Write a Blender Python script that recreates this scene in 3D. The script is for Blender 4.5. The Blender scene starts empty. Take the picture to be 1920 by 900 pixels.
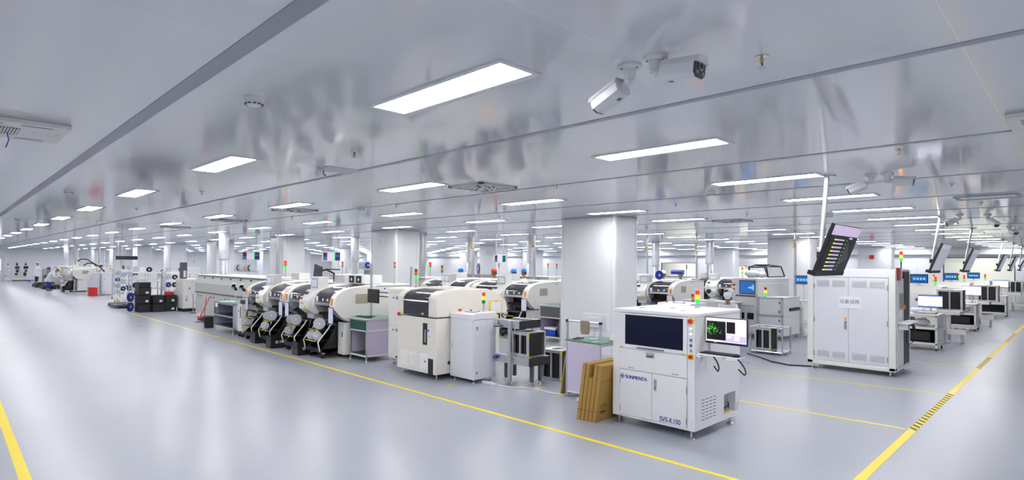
import bpy, bmesh, math, random
from mathutils import Vector, Matrix
random.seed(7)
S = bpy.context.scene
COL = S.collection
PI = math.pi
# ---------------------------------------------------------------- camera, world, exposure
EYE = 1.976          # lens height (m)
CEIL = 3.006
CAM_YAW, CAM_PITCH, CAM_ROLL = -.00058, .01777, .00915
F_PX = 1077.0
cam_d = bpy.data.cameras.new('camera'); cam = bpy.data.objects.new('camera', cam_d); COL.objects.link(cam)
a = PI/4 + CAM_YAW
fwd = Vector((math.cos(a)*math.cos(CAM_PITCH), math.sin(a)*math.cos(CAM_PITCH), math.sin(CAM_PITCH)))
rt0 = Vector((math.sin(a), -math.cos(a), 0)); up0 = rt0.cross(fwd)
rgt = rt0*math.cos(CAM_ROLL) + up0*math.sin(CAM_ROLL)
upv = up0*math.cos(CAM_ROLL) - rt0*math.sin(CAM_ROLL)
cam.matrix_world = Matrix(((rgt.x, upv.x, -fwd.x, 0), (rgt.y, upv.y, -fwd.y, 0), (rgt.z, upv.z, -fwd.z, EYE), (0, 0, 0, 1)))
cam_d.sensor_fit = 'HORIZONTAL'; cam_d.sensor_width = 36; cam_d.lens = 36*F_PX/1920
cam_d.shift_x = -.8/1920; cam_d.shift_y = 25.9/1920
cam_d.clip_start = .05; cam_d.clip_end = 300
S.camera = cam
W = bpy.data.worlds.new('world'); S.world = W; W.use_nodes = True
W.node_tree.nodes['Background'].inputs[0].default_value = (.75, .8, .9, 1)
W.node_tree.nodes['Background'].inputs[1].default_value = .3
S.view_settings.view_transform = 'Standard'; S.view_settings.look = 'None'
S.view_settings.gamma = 1; S.view_settings.use_curve_mapping = False
S.view_settings.exposure = 0.0
PANEL_POWER = 37.0    # radiance of every LED ceiling panel
cy = S.cycles
cy.max_bounces = 8; cy.diffuse_bounces = 5; cy.glossy_bounces = 4; cy.transmission_bounces = 4
cy.caustics_reflective = False; cy.caustics_refractive = False
cy.sample_clamp_indirect = 6

# ---------------------------------------------------------------- materials
MATS = {}
def mk(n, c, r=.5, metal=0, em=0, spec=.5, coat=0, noise=.03, scale=8, bump=0, trans=0, alpha=1):
    m = bpy.data.materials.new(n); m.use_nodes = True; t = m.node_tree
    b = t.nodes['Principled BSDF']; c4 = (*c, 1)
    b.inputs['Base Color'].default_value = c4
    b.inputs['Roughness'].default_value = r; b.inputs['Metallic'].default_value = metal
    b.inputs['Specular IOR Level'].default_value = spec
    if coat: b.inputs['Coat Weight'].default_value = coat; b.inputs['Coat Roughness'].default_value = .06
    if trans: b.inputs['Transmission Weight'].default_value = trans
    if em:
        b.inputs['Emission Color'].default_value = c4; b.inputs['Emission Strength'].default_value = em
    elif noise:
        tc = t.nodes.new('ShaderNodeTexCoord'); nz = t.nodes.new('ShaderNodeTexNoise'); nz.inputs['Scale'].default_value = scale
        nz.inputs['Detail'].default_value = 3
        t.links.new(tc.outputs['Object'], nz.inputs['Vector'])
        mx = t.nodes.new('ShaderNodeMix'); mx.data_type = 'RGBA'
        mx.inputs[6].default_value = tuple(max(0, x*(1-noise)) for x in c)+(1,)
        mx.inputs[7].default_value = tuple(min(1, x*(1+noise)) for x in c)+(1,)
        t.links.new(nz.outputs['Fac'], mx.inputs[0]); t.links.new(mx.outputs[2], b.inputs['Base Color'])
        if bump:
            bp = t.nodes.new('ShaderNodeBump'); bp.inputs['Strength'].default_value = bump; bp.inputs['Distance'].default_value = .01
            t.links.new(nz.outputs['Fac'], bp.inputs['Height']); t.links.new(bp.outputs['Normal'], b.inputs['Normal'])
    MATS[n] = m
    return m
mk('white', (.78, .785, .80), .35)
mk('offwhite', (.80, .79, .75), .35)
mk('cream', (.78, .75, .68), .4)
mk('panel', (.74, .75, .80), .35)
mk('lightgrey', (.60, .62, .64), .4)
mk('ovengrey', (.60, .60, .58), .45)
mk('grey', (.32, .33, .35), .45)
mk('slate', (.075, .08, .08), .5)
mk('darkgrey', (.09, .09, .10), .5)
mk('charcoal', (.06, .062, .07), .55, scale=300, noise=.2)
mk('black', (.010, .010, .012), .45)
mk('rubber', (.02, .02, .02), .8)
mk('glassdark', (.012, .014, .025), .06, spec=.6)
mk('canopy', (.035, .035, .045), .08, spec=.8)
mk('alu', (.62, .63, .65), .32, metal=.85)
mk('steel', (.72, .72, .74), .22, metal=1)
mk('chrome', (.8, .8, .82), .12, metal=1)
mk('brass', (.55, .40, .16), .35, metal=1)
mk('lilac', (.62, .56, .74), .5)
mk('green', (.015, .075, .05), .5)
mk('matgreen', (.13, .25, .20), .6)
mk('yellow', (.85, .62, .01), .45)
mk('orange', (.85, .27, .01), .45)
mk('red', (.60, .015, .015), .4)
mk('blue', (.01, .06, .50), .4)
mk('capblue', (.02, .22, .75), .8)
mk('capred', (.75, .03, .02), .8)
mk('inkblue', (.015, .02, .28), .5)
mk('logoblue', (.20, .20, .55), .5)
mk('logogreen', (.03, .32, .05), .5)
mk('navyglass', (.004, .006, .026), .08, spec=.3)
mk('navy', (.01, .02, .11), .3)
mk('cardboard', (.40, .235, .055), .75, noise=.10, scale=30)
mk('cardedge', (.55, .36, .11), .75, noise=.10, scale=60)
mk('cardline', (.10, .05, .01), .8)
mk('paper', (.82, .83, .88), .7)
mk('paperline', (.35, .32, .42), .7)
mk('film', (.55, .60, .64), .25, noise=.1)
mk('bag', (.36, .36, .38), .45, noise=.25, scale=20, bump=.3)
mk('skin', (.42, .22, .13), .55)
mk('hair', (.012, .01, .01), .6)
mk('coat', (.78, .80, .84), .8, noise=.05, scale=25, bump=.2)
mk('jeans', (.02, .055, .30), .8)
mk('trouser', (.03, .03, .035), .8)
mk('shoe', (.05, .05, .05), .6)
mk('eye', (.01, .01, .01), .2)
mk('lip', (.33, .11, .09), .5)
mk('tape', (.85, .66, .01), .45)
mk('tapedark', (.14, .10, .015), .6)
mk('strip', (.36, .37, .42), .45)
mk('reelgrey', (.55, .58, .62), .4)
mk('reelblue', (.012, .035, .30), .35)
mk('duct', (.70, .72, .75), .28, metal=.6)
mk('fabric', (.30, .24, .17), .9, noise=.4, scale=60)
mk('e_red', (1, .02, .01), em=1.2)
mk('e_amber', (1, .36, .02), em=2.2)
mk('e_green', (.02, .75, .06), em=1.2)
mk('d_red', (.45, .02, .01), .3)
mk('d_amber', (.65, .20, .01), .3)
mk('d_green', (.01, .25, .09), .3)
mk('s_white', (.93, .93, 1.0), em=1.0)
mk('s_pink', (.88, .78, .84), em=.65)
mk('s_lilac', (.62, .52, .72), em=.5)
mk('s_black', (.006, .006, .008), .1)
mk('s_green', (.05, .45, .02), em=.8)
mk('s_blue', (.02, .12, .55), em=.9)
mk('s_sky', (.15, .5, 1.0), em=1.1)
mk('s_deep', (.015, .10, .34), em=.7)
mk('s_navy', (.01, .02, .10), em=.3)
mk('s_cyan', (.1, .5, .7), em=.7)
mk('s_orange', (.9, .35, .05), em=.8)
mk('s_brightgreen', (.05, .75, .12), em=1)
mk('s_greypale', (.42, .46, .52), em=.55)
mk('s_yellow', (.8, .75, .05), em=.8)
mk('led', (1.0, .985, 1.0), em=PANEL_POWER)

def tex_mat(n):
    m = bpy.data.materials.new(n); m.use_nodes = True; MATS[n] = m
    return m, m.node_tree, m.node_tree.nodes['Principled BSDF']
# poured epoxy floor: soft blue grey, slightly wavy gloss
m, t, b = tex_mat('epoxy')
N = t.nodes.new; L = t.links.new
tc = N('ShaderNodeTexCoord'); n1 = N('ShaderNodeTexNoise'); n1.inputs['Scale'].default_value = .45; n1.inputs['Detail'].default_value = 6
n2 = N('ShaderNodeTexNoise'); n2.inputs['Scale'].default_value = 1.3; n2.inputs['Detail'].default_value = 2
n3 = N('ShaderNodeTexNoise'); n3.inputs['Scale'].default_value = 160
for q in (n1, n2, n3): L(tc.outputs['Object'], q.inputs['Vector'])
cr = N('ShaderNodeValToRGB'); cr.color_ramp.elements[0].position = .3; cr.color_ramp.elements[1].position = .7
cr.color_ramp.elements[0].color = (.328, .348, .395, 1); cr.color_ramp.elements[1].color = (.348, .368, .415, 1)
L(n1.outputs['Fac'], cr.inputs['Fac']); L(cr.outputs['Color'], b.inputs['Base Color'])
mr = N('ShaderNodeMapRange'); mr.inputs[1].default_value = .2; mr.inputs[2].default_value = .8; mr.inputs[3].default_value = .27; mr.inputs[4].default_value = .31
L(n2.outputs['Fac'], mr.inputs[0]); L(mr.outputs[0], b.inputs['Roughness'])
ad = N('ShaderNodeMath'); ad.operation = 'MULTIPLY_ADD'; ad.inputs[1].default_value = .03
L(n3.outputs['Fac'], ad.inputs[0]); L(n2.outputs['Fac'], ad.inputs[2])
bp = N('ShaderNodeBump'); bp.inputs['Strength'].default_value = .05; bp.inputs['Distance'].default_value = .01
L(ad.outputs[0], bp.inputs['Height']); L(bp.outputs['Normal'], b.inputs['Normal'])
b.inputs['Specular IOR Level'].default_value = .36
# lacquered sheet-metal ceiling panels with thin joints
m, t, b = tex_mat('ceiling_sheet')
N = t.nodes.new; L = t.links.new
tc = N('ShaderNodeTexCoord'); sp = N('ShaderNodeSeparateXYZ'); L(tc.outputs['Object'], sp.inputs[0])
def mth(op, x, y=None):
    q = N('ShaderNodeMath'); q.operation = op
    if hasattr(x, 'links'): L(x, q.inputs[0])
    else: q.inputs[0].default_value = x
    if y is not None:
        if hasattr(y, 'links'): L(y, q.inputs[1])
        else: q.inputs[1].default_value = y
    return q.outputs[0]
fr = mth('FRACT', mth('DIVIDE', mth('SUBTRACT', sp.outputs['Y'], .4-11.9), 1.19))
line = mth('LESS_THAN', fr, .0042)
n1 = N('ShaderNodeTexNoise'); n1.inputs['Scale'].default_value = 300; L(tc.outputs['Object'], n1.inputs['Vector'])
mx = N('ShaderNodeMix'); mx.data_type = 'RGBA'; mx.inputs[6].default_value = (.80, .815, .835, 1); mx.inputs[7].default_value = (.93, .935, .94, 1)
L(line, mx.inputs[0]); L(mx.outputs[2], b.inputs['Base Color'])
n2 = N('ShaderNodeTexNoise'); n2.inputs['Scale'].default_value = 1.6; n2.inputs['Detail'].default_value = 4; L(tc.outputs['Object'], n2.inputs['Vector'])
bp = N('ShaderNodeBump'); bp.inputs['Strength'].default_value = .025; bp.inputs['Distance'].default_value = .01
L(n2.outputs['Fac'], bp.inputs['Height']); L(bp.outputs['Normal'], b.inputs['Normal'])
b.inputs['Roughness'].default_value = .08; b.inputs['Specular IOR Level'].default_value = .85
# clean-room wall sandwich panels
m, t, b = tex_mat('wall_panel')
N = t.nodes.new; L = t.links.new
tc = N('ShaderNodeTexCoord'); sp = N('ShaderNodeSeparateXYZ'); L(tc.outputs['Object'], sp.inputs[0])
fa = mth('LESS_THAN', mth('FRACT', mth('DIVIDE', mth('ADD', mth('ADD', sp.outputs['X'], sp.outputs['Y']), 40), 1.2)), .008)
mx = N('ShaderNodeMix'); mx.data_type = 'RGBA'; mx.inputs[6].default_value = (.74, .76, .79, 1); mx.inputs[7].default_value = (.5, .52, .56, 1)
L(fa, mx.inputs[0]); L(mx.outputs[2], b.inputs['Base Color']); b.inputs['Roughness'].default_value = .3
# window glass
m, t, b = tex_mat('pane')
b.inputs['Base Color'].default_value = (.93, .97, .96, 1); b.inputs['Roughness'].default_value = .02
b.inputs['Transmission Weight'].default_value = 1; b.inputs['IOR'].default_value = 1.02

# ---------------------------------------------------------------- mesh builder
class MB:
    def __init__(s): s.v = []; s.f = []; s.mi = []; s.mn = []; s.T = None
    def add(s, vs, fs, m):
        if m not in s.mn: s.mn.append(m)
        k = s.mn.index(m); o = len(s.v)
        for p in vs:
            p = Vector(p); s.v.append(tuple(s.T @ p) if s.T else tuple(p))
        for f in fs: s.f.append(tuple(i+o for i in f)); s.mi.append(k)
        return s
    def box(s, x0, x1, y0, y1, z0, z1, m):
        vs = [(x, y, z) for x in (x0, x1) for y in (y0, y1) for z in (z0, z1)]
        return s.add(vs, [(0, 1, 3, 2), (4, 6, 7, 5), (0, 4, 5, 1), (2, 3, 7, 6), (0, 2, 6, 4), (1, 5, 7, 3)], m)
    def cyl(s, p, q, r, m, n=14, r2=None):
        p = Vector(p); q = Vector(q); d = (q-p).normalized(); r2 = r if r2 is None else r2
        u = d.orthogonal().normalized(); w = d.cross(u)
        vs = []
        for c, rr in ((p, r), (q, r2)):
            for i in range(n):
                t = 2*PI*i/n; vs.append(c + (u*math.cos(t)+w*math.sin(t))*rr)
        fs = [(i, (i+1) % n, n+(i+1) % n, n+i) for i in range(n)] + [tuple(range(n-1, -1, -1)), tuple(range(n, 2*n))]
        return s.add(vs, fs, m)
    def tube(s, pts, r, m, n=8):
        pts = [Vector(p) for p in pts]; vs = []; k = len(pts); u = None
        for i, p in enumerate(pts):
            d = (pts[min(i+1, k-1)] - pts[max(i-1, 0)]).normalized()
            u = d.orthogonal().normalized() if u is None else (u - d*u.dot(d)).normalized()
            w = d.cross(u)
            for j in range(n):
                t = 2*PI*j/n; vs.append(p + (u*math.cos(t)+w*math.sin(t))*r)
        fs = [(i*n+j, i*n+(j+1) % n, (i+1)*n+(j+1) % n, (i+1)*n+j) for i in range(k-1) for j in range(n)]
        fs += [tuple(range(n-1, -1, -1)), tuple(range((k-1)*n, k*n))]
        return s.add(vs, fs, m)
    def ext(s, poly, ax, a, b, m):
        f = {'x': lambda t, p: (t, p[0], p[1]), 'y': lambda t, p: (p[0], t, p[1]), 'z': lambda t, p: (p[0], p[1], t)}[ax]
        n = len(poly); vs = [f(a, p) for p in poly] + [f(b, p) for p in poly]
        return s.add(vs, [(i, (i+1) % n, n+(i+1) % n, n+i) for i in range(n)] + [tuple(range(n-1, -1, -1)), tuple(range(n, 2*n))], m)
    def lathe(s, prof, c, m, n=18, ax=2):
        vs = []
        for r, z in prof:
            for i in range(n):
                t = 2*PI*i/n; q = (r*math.cos(t), r*math.sin(t), z)
                q = q if ax == 2 else ((q[2], q[0], q[1]) if ax == 0 else (q[0], q[2], q[1]))
                vs.append((q[0]+c[0], q[1]+c[1], q[2]+c[2]))
        k = len(prof)
        fs = [(i*n+j, i*n+(j+1) % n, (i+1)*n+(j+1) % n, (i+1)*n+j) for i in range(k-1) for j in range(n)]
        fs += [tuple(range(n)), tuple(range((k-1)*n, k*n))]
        return s.add(vs, fs, m)
    def sph(s, c, r, m, n=12, k=8, sc=(1, 1, 1)):
        vs = [(c[0]+r*sc[0]*math.sin(PI*i/k)*math.cos(2*PI*j/n), c[1]+r*sc[1]*math.sin(PI*i/k)*math.sin(2*PI*j/n), c[2]+r*sc[2]*math.cos(PI*i/k)) for i in range(k+1) for j in range(n)]
        fs = [(i*n+j, i*n+(j+1) % n, (i+1)*n+(j+1) % n, (i+1)*n+j) for i in range(k) for j in range(n)]
        return s.add(vs, fs, m)
    def build(s, name, parent=None, bev=0, smooth=False, loc=None):
        me = bpy.data.meshes.new(name); me.from_pydata(s.v, [], s.f)
        for q in s.mn: me.materials.append(MATS[q])
        me.polygons.foreach_set('material_index', s.mi)
        bm = bmesh.new(); bm.from_mesh(me); bmesh.ops.remove_doubles(bm, verts=bm.verts, dist=1e-6) if smooth else None
        bmesh.ops.recalc_face_normals(bm, faces=bm.faces); bm.to_mesh(me); bm.free()
        if smooth:
            me.polygons.foreach_set('use_smooth', [True]*len(me.polygons)); me.set_sharp_from_angle(angle=.7)
        o = bpy.data.objects.new(name, me); COL.objects.link(o)
        if bev:
            md = o.modifiers.new('bevel', 'BEVEL'); md.width = bev; md.segments = 2; md.limit_method = 'ANGLE'; md.angle_limit = .6
        if parent: o.parent = parent
        if loc: o.location = loc
        return o
def tag(o, label, cat, group=None):
    o['label'] = label; o['category'] = cat
    if group: o['group'] = group
    return o
def thing(name, label, cat, loc=(0, 0, 0), rz=0, group=None):
    o = bpy.data.objects.new(name, None); COL.objects.link(o); o.empty_display_size = .1
    o.location = loc; o.rotation_euler = (0, 0, rz)
    return tag(o, label, cat, group)
def struct(o): o['kind'] = 'structure'; return o
def kids(o): return [c for c in bpy.data.objects if c.parent == o]
KID = {}
def dup(root, loc, rz=None, label=None, group=None):
    if root.name not in KID: KID[root.name] = [(c, kids(c)) for c in kids(root)]
    r = root.copy(); COL.objects.link(r); r.location = loc
    if rz is not None: r.rotation_euler = (0, 0, rz)
    if label: r['label'] = label
    if group: r['group'] = group
    for c, gs in KID[root.name]:
        d = c.copy(); COL.objects.link(d); d.parent = r
        for g in gs:
            e = g.copy(); COL.objects.link(e); e.parent = d
    return r
def part(name, parent, bev=0, smooth=False, **k):
    class P(MB):
        def __enter__(s): return s
        def __exit__(s, *e):
            if e[0] is None: s.obj = s.build(name, parent, bev, smooth)
    return P()
def text(name, s, size, m, parent, loc, rot, ext=.0006, al='CENTER', bold=0, width=0):
    cu = bpy.data.curves.new(name, 'FONT'); cu.body = s; cu.size = size; cu.align_x = al; cu.align_y = 'CENTER'; cu.extrude = ext
    o = bpy.data.objects.new('tmp', cu); COL.objects.link(o)
    me = bpy.data.meshes.new_from_object(o.evaluated_get(bpy.context.evaluated_depsgraph_get()))
    bpy.data.objects.remove(o); me.materials.clear(); me.materials.append(MATS[m])
    if bold:
        bm = bmesh.new(); bm.from_mesh(me); n = bm.verts[:]; r = bmesh.ops.duplicate(bm, geom=bm.verts[:]+bm.edges[:]+bm.faces[:])
        for e in n: e.co.x -= bold
        for e in r['geom']:
            if isinstance(e, bmesh.types.BMVert): e.co.x += bold; e.co.z += .0001
        bm.to_mesh(me); bm.free()
    if width:
        w0 = max(v.co.x for v in me.vertices)-min(v.co.x for v in me.vertices)
        for v in me.vertices: v.co.x *= width/w0
    q = bpy.data.objects.new(name, me); COL.objects.link(q); q.parent = parent; q.location = loc; q.rotation_euler = rot
    return q
FACE_X = (PI/2, 0, -PI/2)     # lettering read from -x
FACE_Y = (PI/2, 0, 0)         # lettering read from -y
ORD = ['first', 'second', 'third', 'fourth', 'fifth', 'sixth', 'seventh', 'eighth', 'ninth', 'tenth', 'eleventh', 'twelfth', 'thirteenth', 'fourteenth', 'fifteenth', 'sixteenth', 'seventeenth', 'eighteenth', 'nineteenth']
# ---------------------------------------------------------------- room shell
X0R, X1R, Y0R, Y1R = -3.2, 36.5, -3.2, 70.0
o = struct(MB().box(X0R, X1R, Y0R, Y1R, -.12, 0, 'epoxy').build('floor'))
o = struct(MB().box(X0R, X1R, Y0R, Y1R, CEIL, CEIL+.12, 'ceiling_sheet').build('ceiling'))
struct(MB().box(X0R-.15, X1R+.15, Y1R, Y1R+.15, 0, CEIL, 'wall_panel').build('wall_far_left'))
struct(MB().box(X0R-.15, X0R, Y0R, Y1R, 0, CEIL, 'wall_panel').build('wall_left'))
struct(MB().box(X0R-.15, X1R+.15, Y0R-.15, Y0R, 0, CEIL, 'wall_panel').build('wall_back'))
WIN = [(2.40, 5.20, 1.05, 2.52), (18.75, 21.45, 1.18, 2.18), (15.2, 16.6, 1.2, 2.0)]
with part('wall_right', None) as w:
    ys = Y0R
    for y0, y1, z0, z1 in sorted(WIN):
        w.box(X1R, X1R+.12, ys, y0, 0, CEIL, 'wall_panel'); w.box(X1R, X1R+.12, y0, y1, 0, z0, 'wall_panel'); w.box(X1R, X1R+.12, y0, y1, z1, CEIL, 'wall_panel'); ys = y1
    w.box(X1R, X1R+.12, ys, Y1R, 0, CEIL, 'wall_panel')
struct(w.obj)
with part('wall_adjoining', None) as w: w.box(X1R+2.2, X1R+2.3, -2, 24, 0, CEIL, 'cream'); w.box(X1R+.12, X1R+2.2, -2, 24, CEIL-.02, CEIL+.1, 'wall_panel'); w.box(X1R+.12, X1R+2.2, -2, 24, -.1, 0, 'epoxy')
struct(w.obj)
for i, (y0, y1, z0, z1) in enumerate(WIN):
    r = struct(MB().box(X1R-.02, X1R+.1, y0, y0+.04, z0, z1, 'darkgrey').box(X1R-.02, X1R+.1, y1-.04, y1, z0, z1, 'darkgrey').box(X1R-.02, X1R+.1, y0, y1, z0, z0+.04, 'darkgrey').box(X1R-.02, X1R+.1, y0, y1, z1-.04, z1, 'darkgrey').build('window_%d' % (i+1)))
    MB().box(X1R+.04, X1R+.05, y0+.04, y1-.04, z0+.04, z1-.04, 'pane').build('pane', r)
    lt = bpy.data.lights.new('next_room_lamp', 'AREA'); lt.shape = 'RECTANGLE'; lt.size = 1.2; lt.size_y = .3; lt.energy = 130
    lo = bpy.data.objects.new('next_room_lamp', lt); COL.objects.link(lo); lo.location = (X1R+1.2, (y0+y1)/2, CEIL-.1)
struct(MB().box(X1R-.32, X1R, Y0R, Y1R, 2.66, CEIL, 'white').build('trim_1', bev=.02))
struct(MB().box(X1R-.02, X1R, Y0R, Y1R, 0, .1, 'white').build('baseboard_right'))
struct(MB().box(X0R, X1R, Y1R-.02, Y1R, 0, .1, 'white').build('baseboard_far_left'))
# daylight door at the far left wall
r = struct(MB().box(3.0, 3.06, Y1R-.05, Y1R, 0, 2.2, 'lightgrey').box(4.26, 4.32, Y1R-.05, Y1R, 0, 2.2, 'lightgrey').box(3.0, 4.32, Y1R-.05, Y1R, 2.14, 2.2, 'lightgrey').build('door_1'))
MB().box(3.06, 4.26, Y1R-.03, Y1R-.01, .02, 2.14, 'panel').box(3.2, 4.1, Y1R-.04, Y1R-.03, 1.0, 2.0, 's_white').build('leaf', r)
# ceiling joint strips
for i, x in enumerate([-1.35, 1.02, 3.31, 5.66, 7.96, 10.15, 12.55, 14.95, 17.35, 19.75, 22.15, 24.55, 26.95, 29.35, 31.75, 34.15]):
    wd = .046 if i == 1 else .03
    struct(MB().box(x-wd, x+wd, Y0R, Y1R, CEIL-.004, CEIL+.001, 'strip').build('trim_%d' % (i+2)))
# columns
def column(x, y):
    r = MB()
    dx, dy, c = .85, 1.45, .09
    poly = [(c, 0), (dx-c, 0), (dx, c), (dx, dy-c), (dx-c, dy), (c, dy), (0, dy-c), (0, c)]
    r.ext([(x+p, y+q) for p, q in poly], 'z', 0, CEIL, 'lightwall')
    for p, q in ((c*.5, c*.5), (dx-c*.5, c*.5), (c*.5, dy-c*.5), (dx-c*.5, dy-c*.5)): r.cyl((x+p, y+q, 0), (x+p, y+q, CEIL), .055, 'lightwall', 16)
    r.ext([(x-.025+(dx+.05)*p/dx, y-.025+(dy+.05)*q/dy) for p, q in poly], 'z', CEIL-.02, CEIL, 'strip')
    r.ext([(x-.01+(dx+.02)*p/dx, y-.01+(dy+.02)*q/dy) for p, q in poly], 'z', 0, .1, 'lightgrey')
    struct(r.build('column', smooth=True))
mk('lightwall', (.71, .72, .74), .3)
COLS = [(x, 6.9+8*j) for x in (9.9, 21.7, 33.6) for j in range(8)]
for c in COLS: column(*c)
# ---------------------------------------------------------------- floor tape
def tape(pts, w, label, seg=None):
    (x0, y0), (x1, y1) = pts; d = Vector((x1-x0, y1-y0, 0)); n = Vector((-d.y, d.x, 0)).normalized()*w/2
    o = MB(); P = lambda t, k, z: (x0+d.x*t+n.x*k, y0+d.y*t+n.y*k, z)
    o.add([P(0, 1, .0015), P(1, 1, .0015), P(1, -1, .0015), P(0, -1, .0015), P(0, 1, .0001), P(1, 1, .0001), P(1, -1, .0001), P(0, -1, .0001)], [(0, 1, 2, 3), (7, 6, 5, 4), (0, 4, 5, 1), (1, 5, 6, 2), (2, 6, 7, 3), (3, 7, 4, 0)], 'tape')
    ln = d.length
    for a0, a1, st in seg or []:
        k = a0
        while k < a1:
            s0, s1 = k/ln, (k+st*.5)/ln; sk = .05/ln
            o.add([P(s0+sk, 1, .0022), P(s1+sk, 1, .0022), P(s1-sk, -1, .0022), P(s0-sk, -1, .0022)], [(0, 1, 2, 3)], 'tapedark'); k += st
    ob = o.build('floor_tape'); ob.location.z = 0
    return tag(ob, label, 'floor tape')
tape(((5.26, 1.5), (5.17, 25.3)), .06, 'long yellow tape line on the floor in front of the nearest machine row')
tape(((.58, 3.5), (.625, 12)), .085, 'yellow tape line cut off by the lower left corner of the view')
tape(((4.2, 1.5), (36, 1.56)), .085, 'yellow tape line with dark hazard dashes along the right walkway', [(4.25, 7.0, .17), (10.4, 12.3, .2), (16.2, 19, .25)])
tape(((8.42, 1.58), (8.33, 4.6)), .05, 'thin yellow cross line on the floor just right of the inspection machine')
tape(((11.15, 1.58), (10.85, 5.3)), .05, 'thin yellow cross line on the floor in front of the tall double door cabinet')
tape(((14.6, 1.58), (14.55, 2.6)), .04, 'faint yellow cross line on the floor behind the tall double door cabinet')
tape(((10.6, 8.9), (10.5, 12.5)), .05, 'yellow line on the floor seen left of the nearest column under the grey desk')
for i, (x, y, l) in enumerate([(5.85, 7.35, 'yellow floor mark beside the grey loader foot'), (6.6, 5.62, 'yellow floor mark under the lilac bench post'), (5.8, 10.75, 'yellow floor mark at the green drawer desk'), (6.75, 6.2, 'yellow floor mark under the magazine conveyor'), (7.2, 6.0, 'yellow floor mark beside the black magazine')]):
    tape(((x, y), (x+.16, y)), .05, l)
# ---------------------------------------------------------------- ceiling lights
LX0, LPX, LY0, LPY = 2.127, 2.394, 2.693, 3.768
cl = thing('ceiling_light', '', 'ceiling light', (0, 0, 0), 0, 'LED ceiling panels')
hx, hy = .1286, .595
with part('frame', cl) as f:
    for s in (-1, 1):
        f.box(s*hx-.022 if s > 0 else -hx-.03, s*hx+.03 if s > 0 else -hx+.022-.022, -hy-.03, hy+.03, -.012, .0, 'white')
        f.box(-hx, hx, hy if s > 0 else -hy-.03, hy+.03 if s > 0 else -hy, -.012, 0, 'white')
with part('diffuser', cl) as f: f.box(-hx, hx, -hy, hy, -.008, -.002, 'led')
cl.location = (LX0, LY0, CEIL)
MISSING = {(5, 1)}
first = True
for k in range(-1, 15):
    for j in range(-1, 18):
        if k < 0 and j > 3 or j < 0 and k > 4 or (k, j) in MISSING: continue
        x, y = LX0+k*LPX, LY0+j*LPY
        if any(cx-.25 < x < cx+1.1 and cy_-.7 < y < cy_+2.1 for cx, cy_ in COLS):
            hit = [(cx, cy_) for cx, cy_ in COLS if cx-.25 < x < cx+1.1 and cy_-.7 < y < cy_+2.1][0]
            x = hit[0]-.42
        row = ('behind the leftmost row' if k < 0 else 'of the leftmost row' if k == 0 else 'of the %s row from the left' % ORD[k])
        lab = 'white LED ceiling panel, %s in depth %s' % ('before the first' if j < 0 else ORD[j], row)
        if k == 0 and j == 0: lab = 'largest white LED ceiling panel, nearest the camera, at the upper middle'
        if first: cl.location = (x, y, CEIL); cl['label'] = lab; first = False
        else: dup(cl, (x, y, CEIL), None, lab)
# ---------------------------------------------------------------- ceiling fittings
def smoke():
    t = thing('smoke_detector', '', 'smoke detector', (0, 0, 0), 0, 'smoke detectors on the ceiling')
    with part('base', t, smooth=True) as p: p.lathe([(.062, 0), (.064, -.012), (.06, -.018)], (0, 0, 0), 'white', 24)
    with part('head', t, smooth=True) as p:
        p.lathe([(.054, -.018), (.052, -.036), (.036, -.05), (.02, -.052)], (0, 0, 0), 'white', 24)
        for i in range(10):
            an = 2*PI*i/10; p.box(.046*math.cos(an)-.009, .046*math.cos(an)+.009, .046*math.sin(an)-.009, .046*math.sin(an)+.009, -.044, -.037, 'darkgrey')
    return t
sm = smoke()
for i, (x, y, l) in enumerate([(1.39, 3.70, 'round white smoke detector nearest the camera, left of the largest light panel'), (1.35, 10.6, 'small round smoke detector far along the left aisle ceiling'), (1.42, 19.2, 'farthest smoke detector over the left aisle'), (7.62, 3.69, 'smoke detector just left of the third near light on the right'), (12.5, 3.6, 'smoke detector above the tilted black screen'), (5.6, 9.6, 'smoke detector between two light panels left of the middle')]):
    if i == 0: sm.location = (x, y, CEIL); sm['label'] = l
    else: dup(sm, (x, y, CEIL), None, l)
def sprinkler():
    t = thing('sprinkler', '', 'sprinkler', (0, 0, 0), 0, 'ceiling sprinklers')
    with part('escutcheon', t, smooth=True) as p: p.lathe([(.035, 0), (.034, -.006), (.014, -.012)], (0, 0, 0), 'chrome', 18)
    with part('head', t, smooth=True) as p:
        p.cyl((0, 0, -.01), (0, 0, -.028), .009, 'brass', 10); p.cyl((0, 0, -.028), (0, 0, -.052), .004, 'red', 8)
        for s in (-1, 1): p.tube([(s*.008, 0, -.026), (s*.016, 0, -.038), (s*.006, 0, -.054)], .003, 'chrome', 6)
        p.cyl((0, 0, -.054), (0, 0, -.057), .02, 'chrome', 14)
    return t
sp_ = sprinkler(); n = 0
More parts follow.
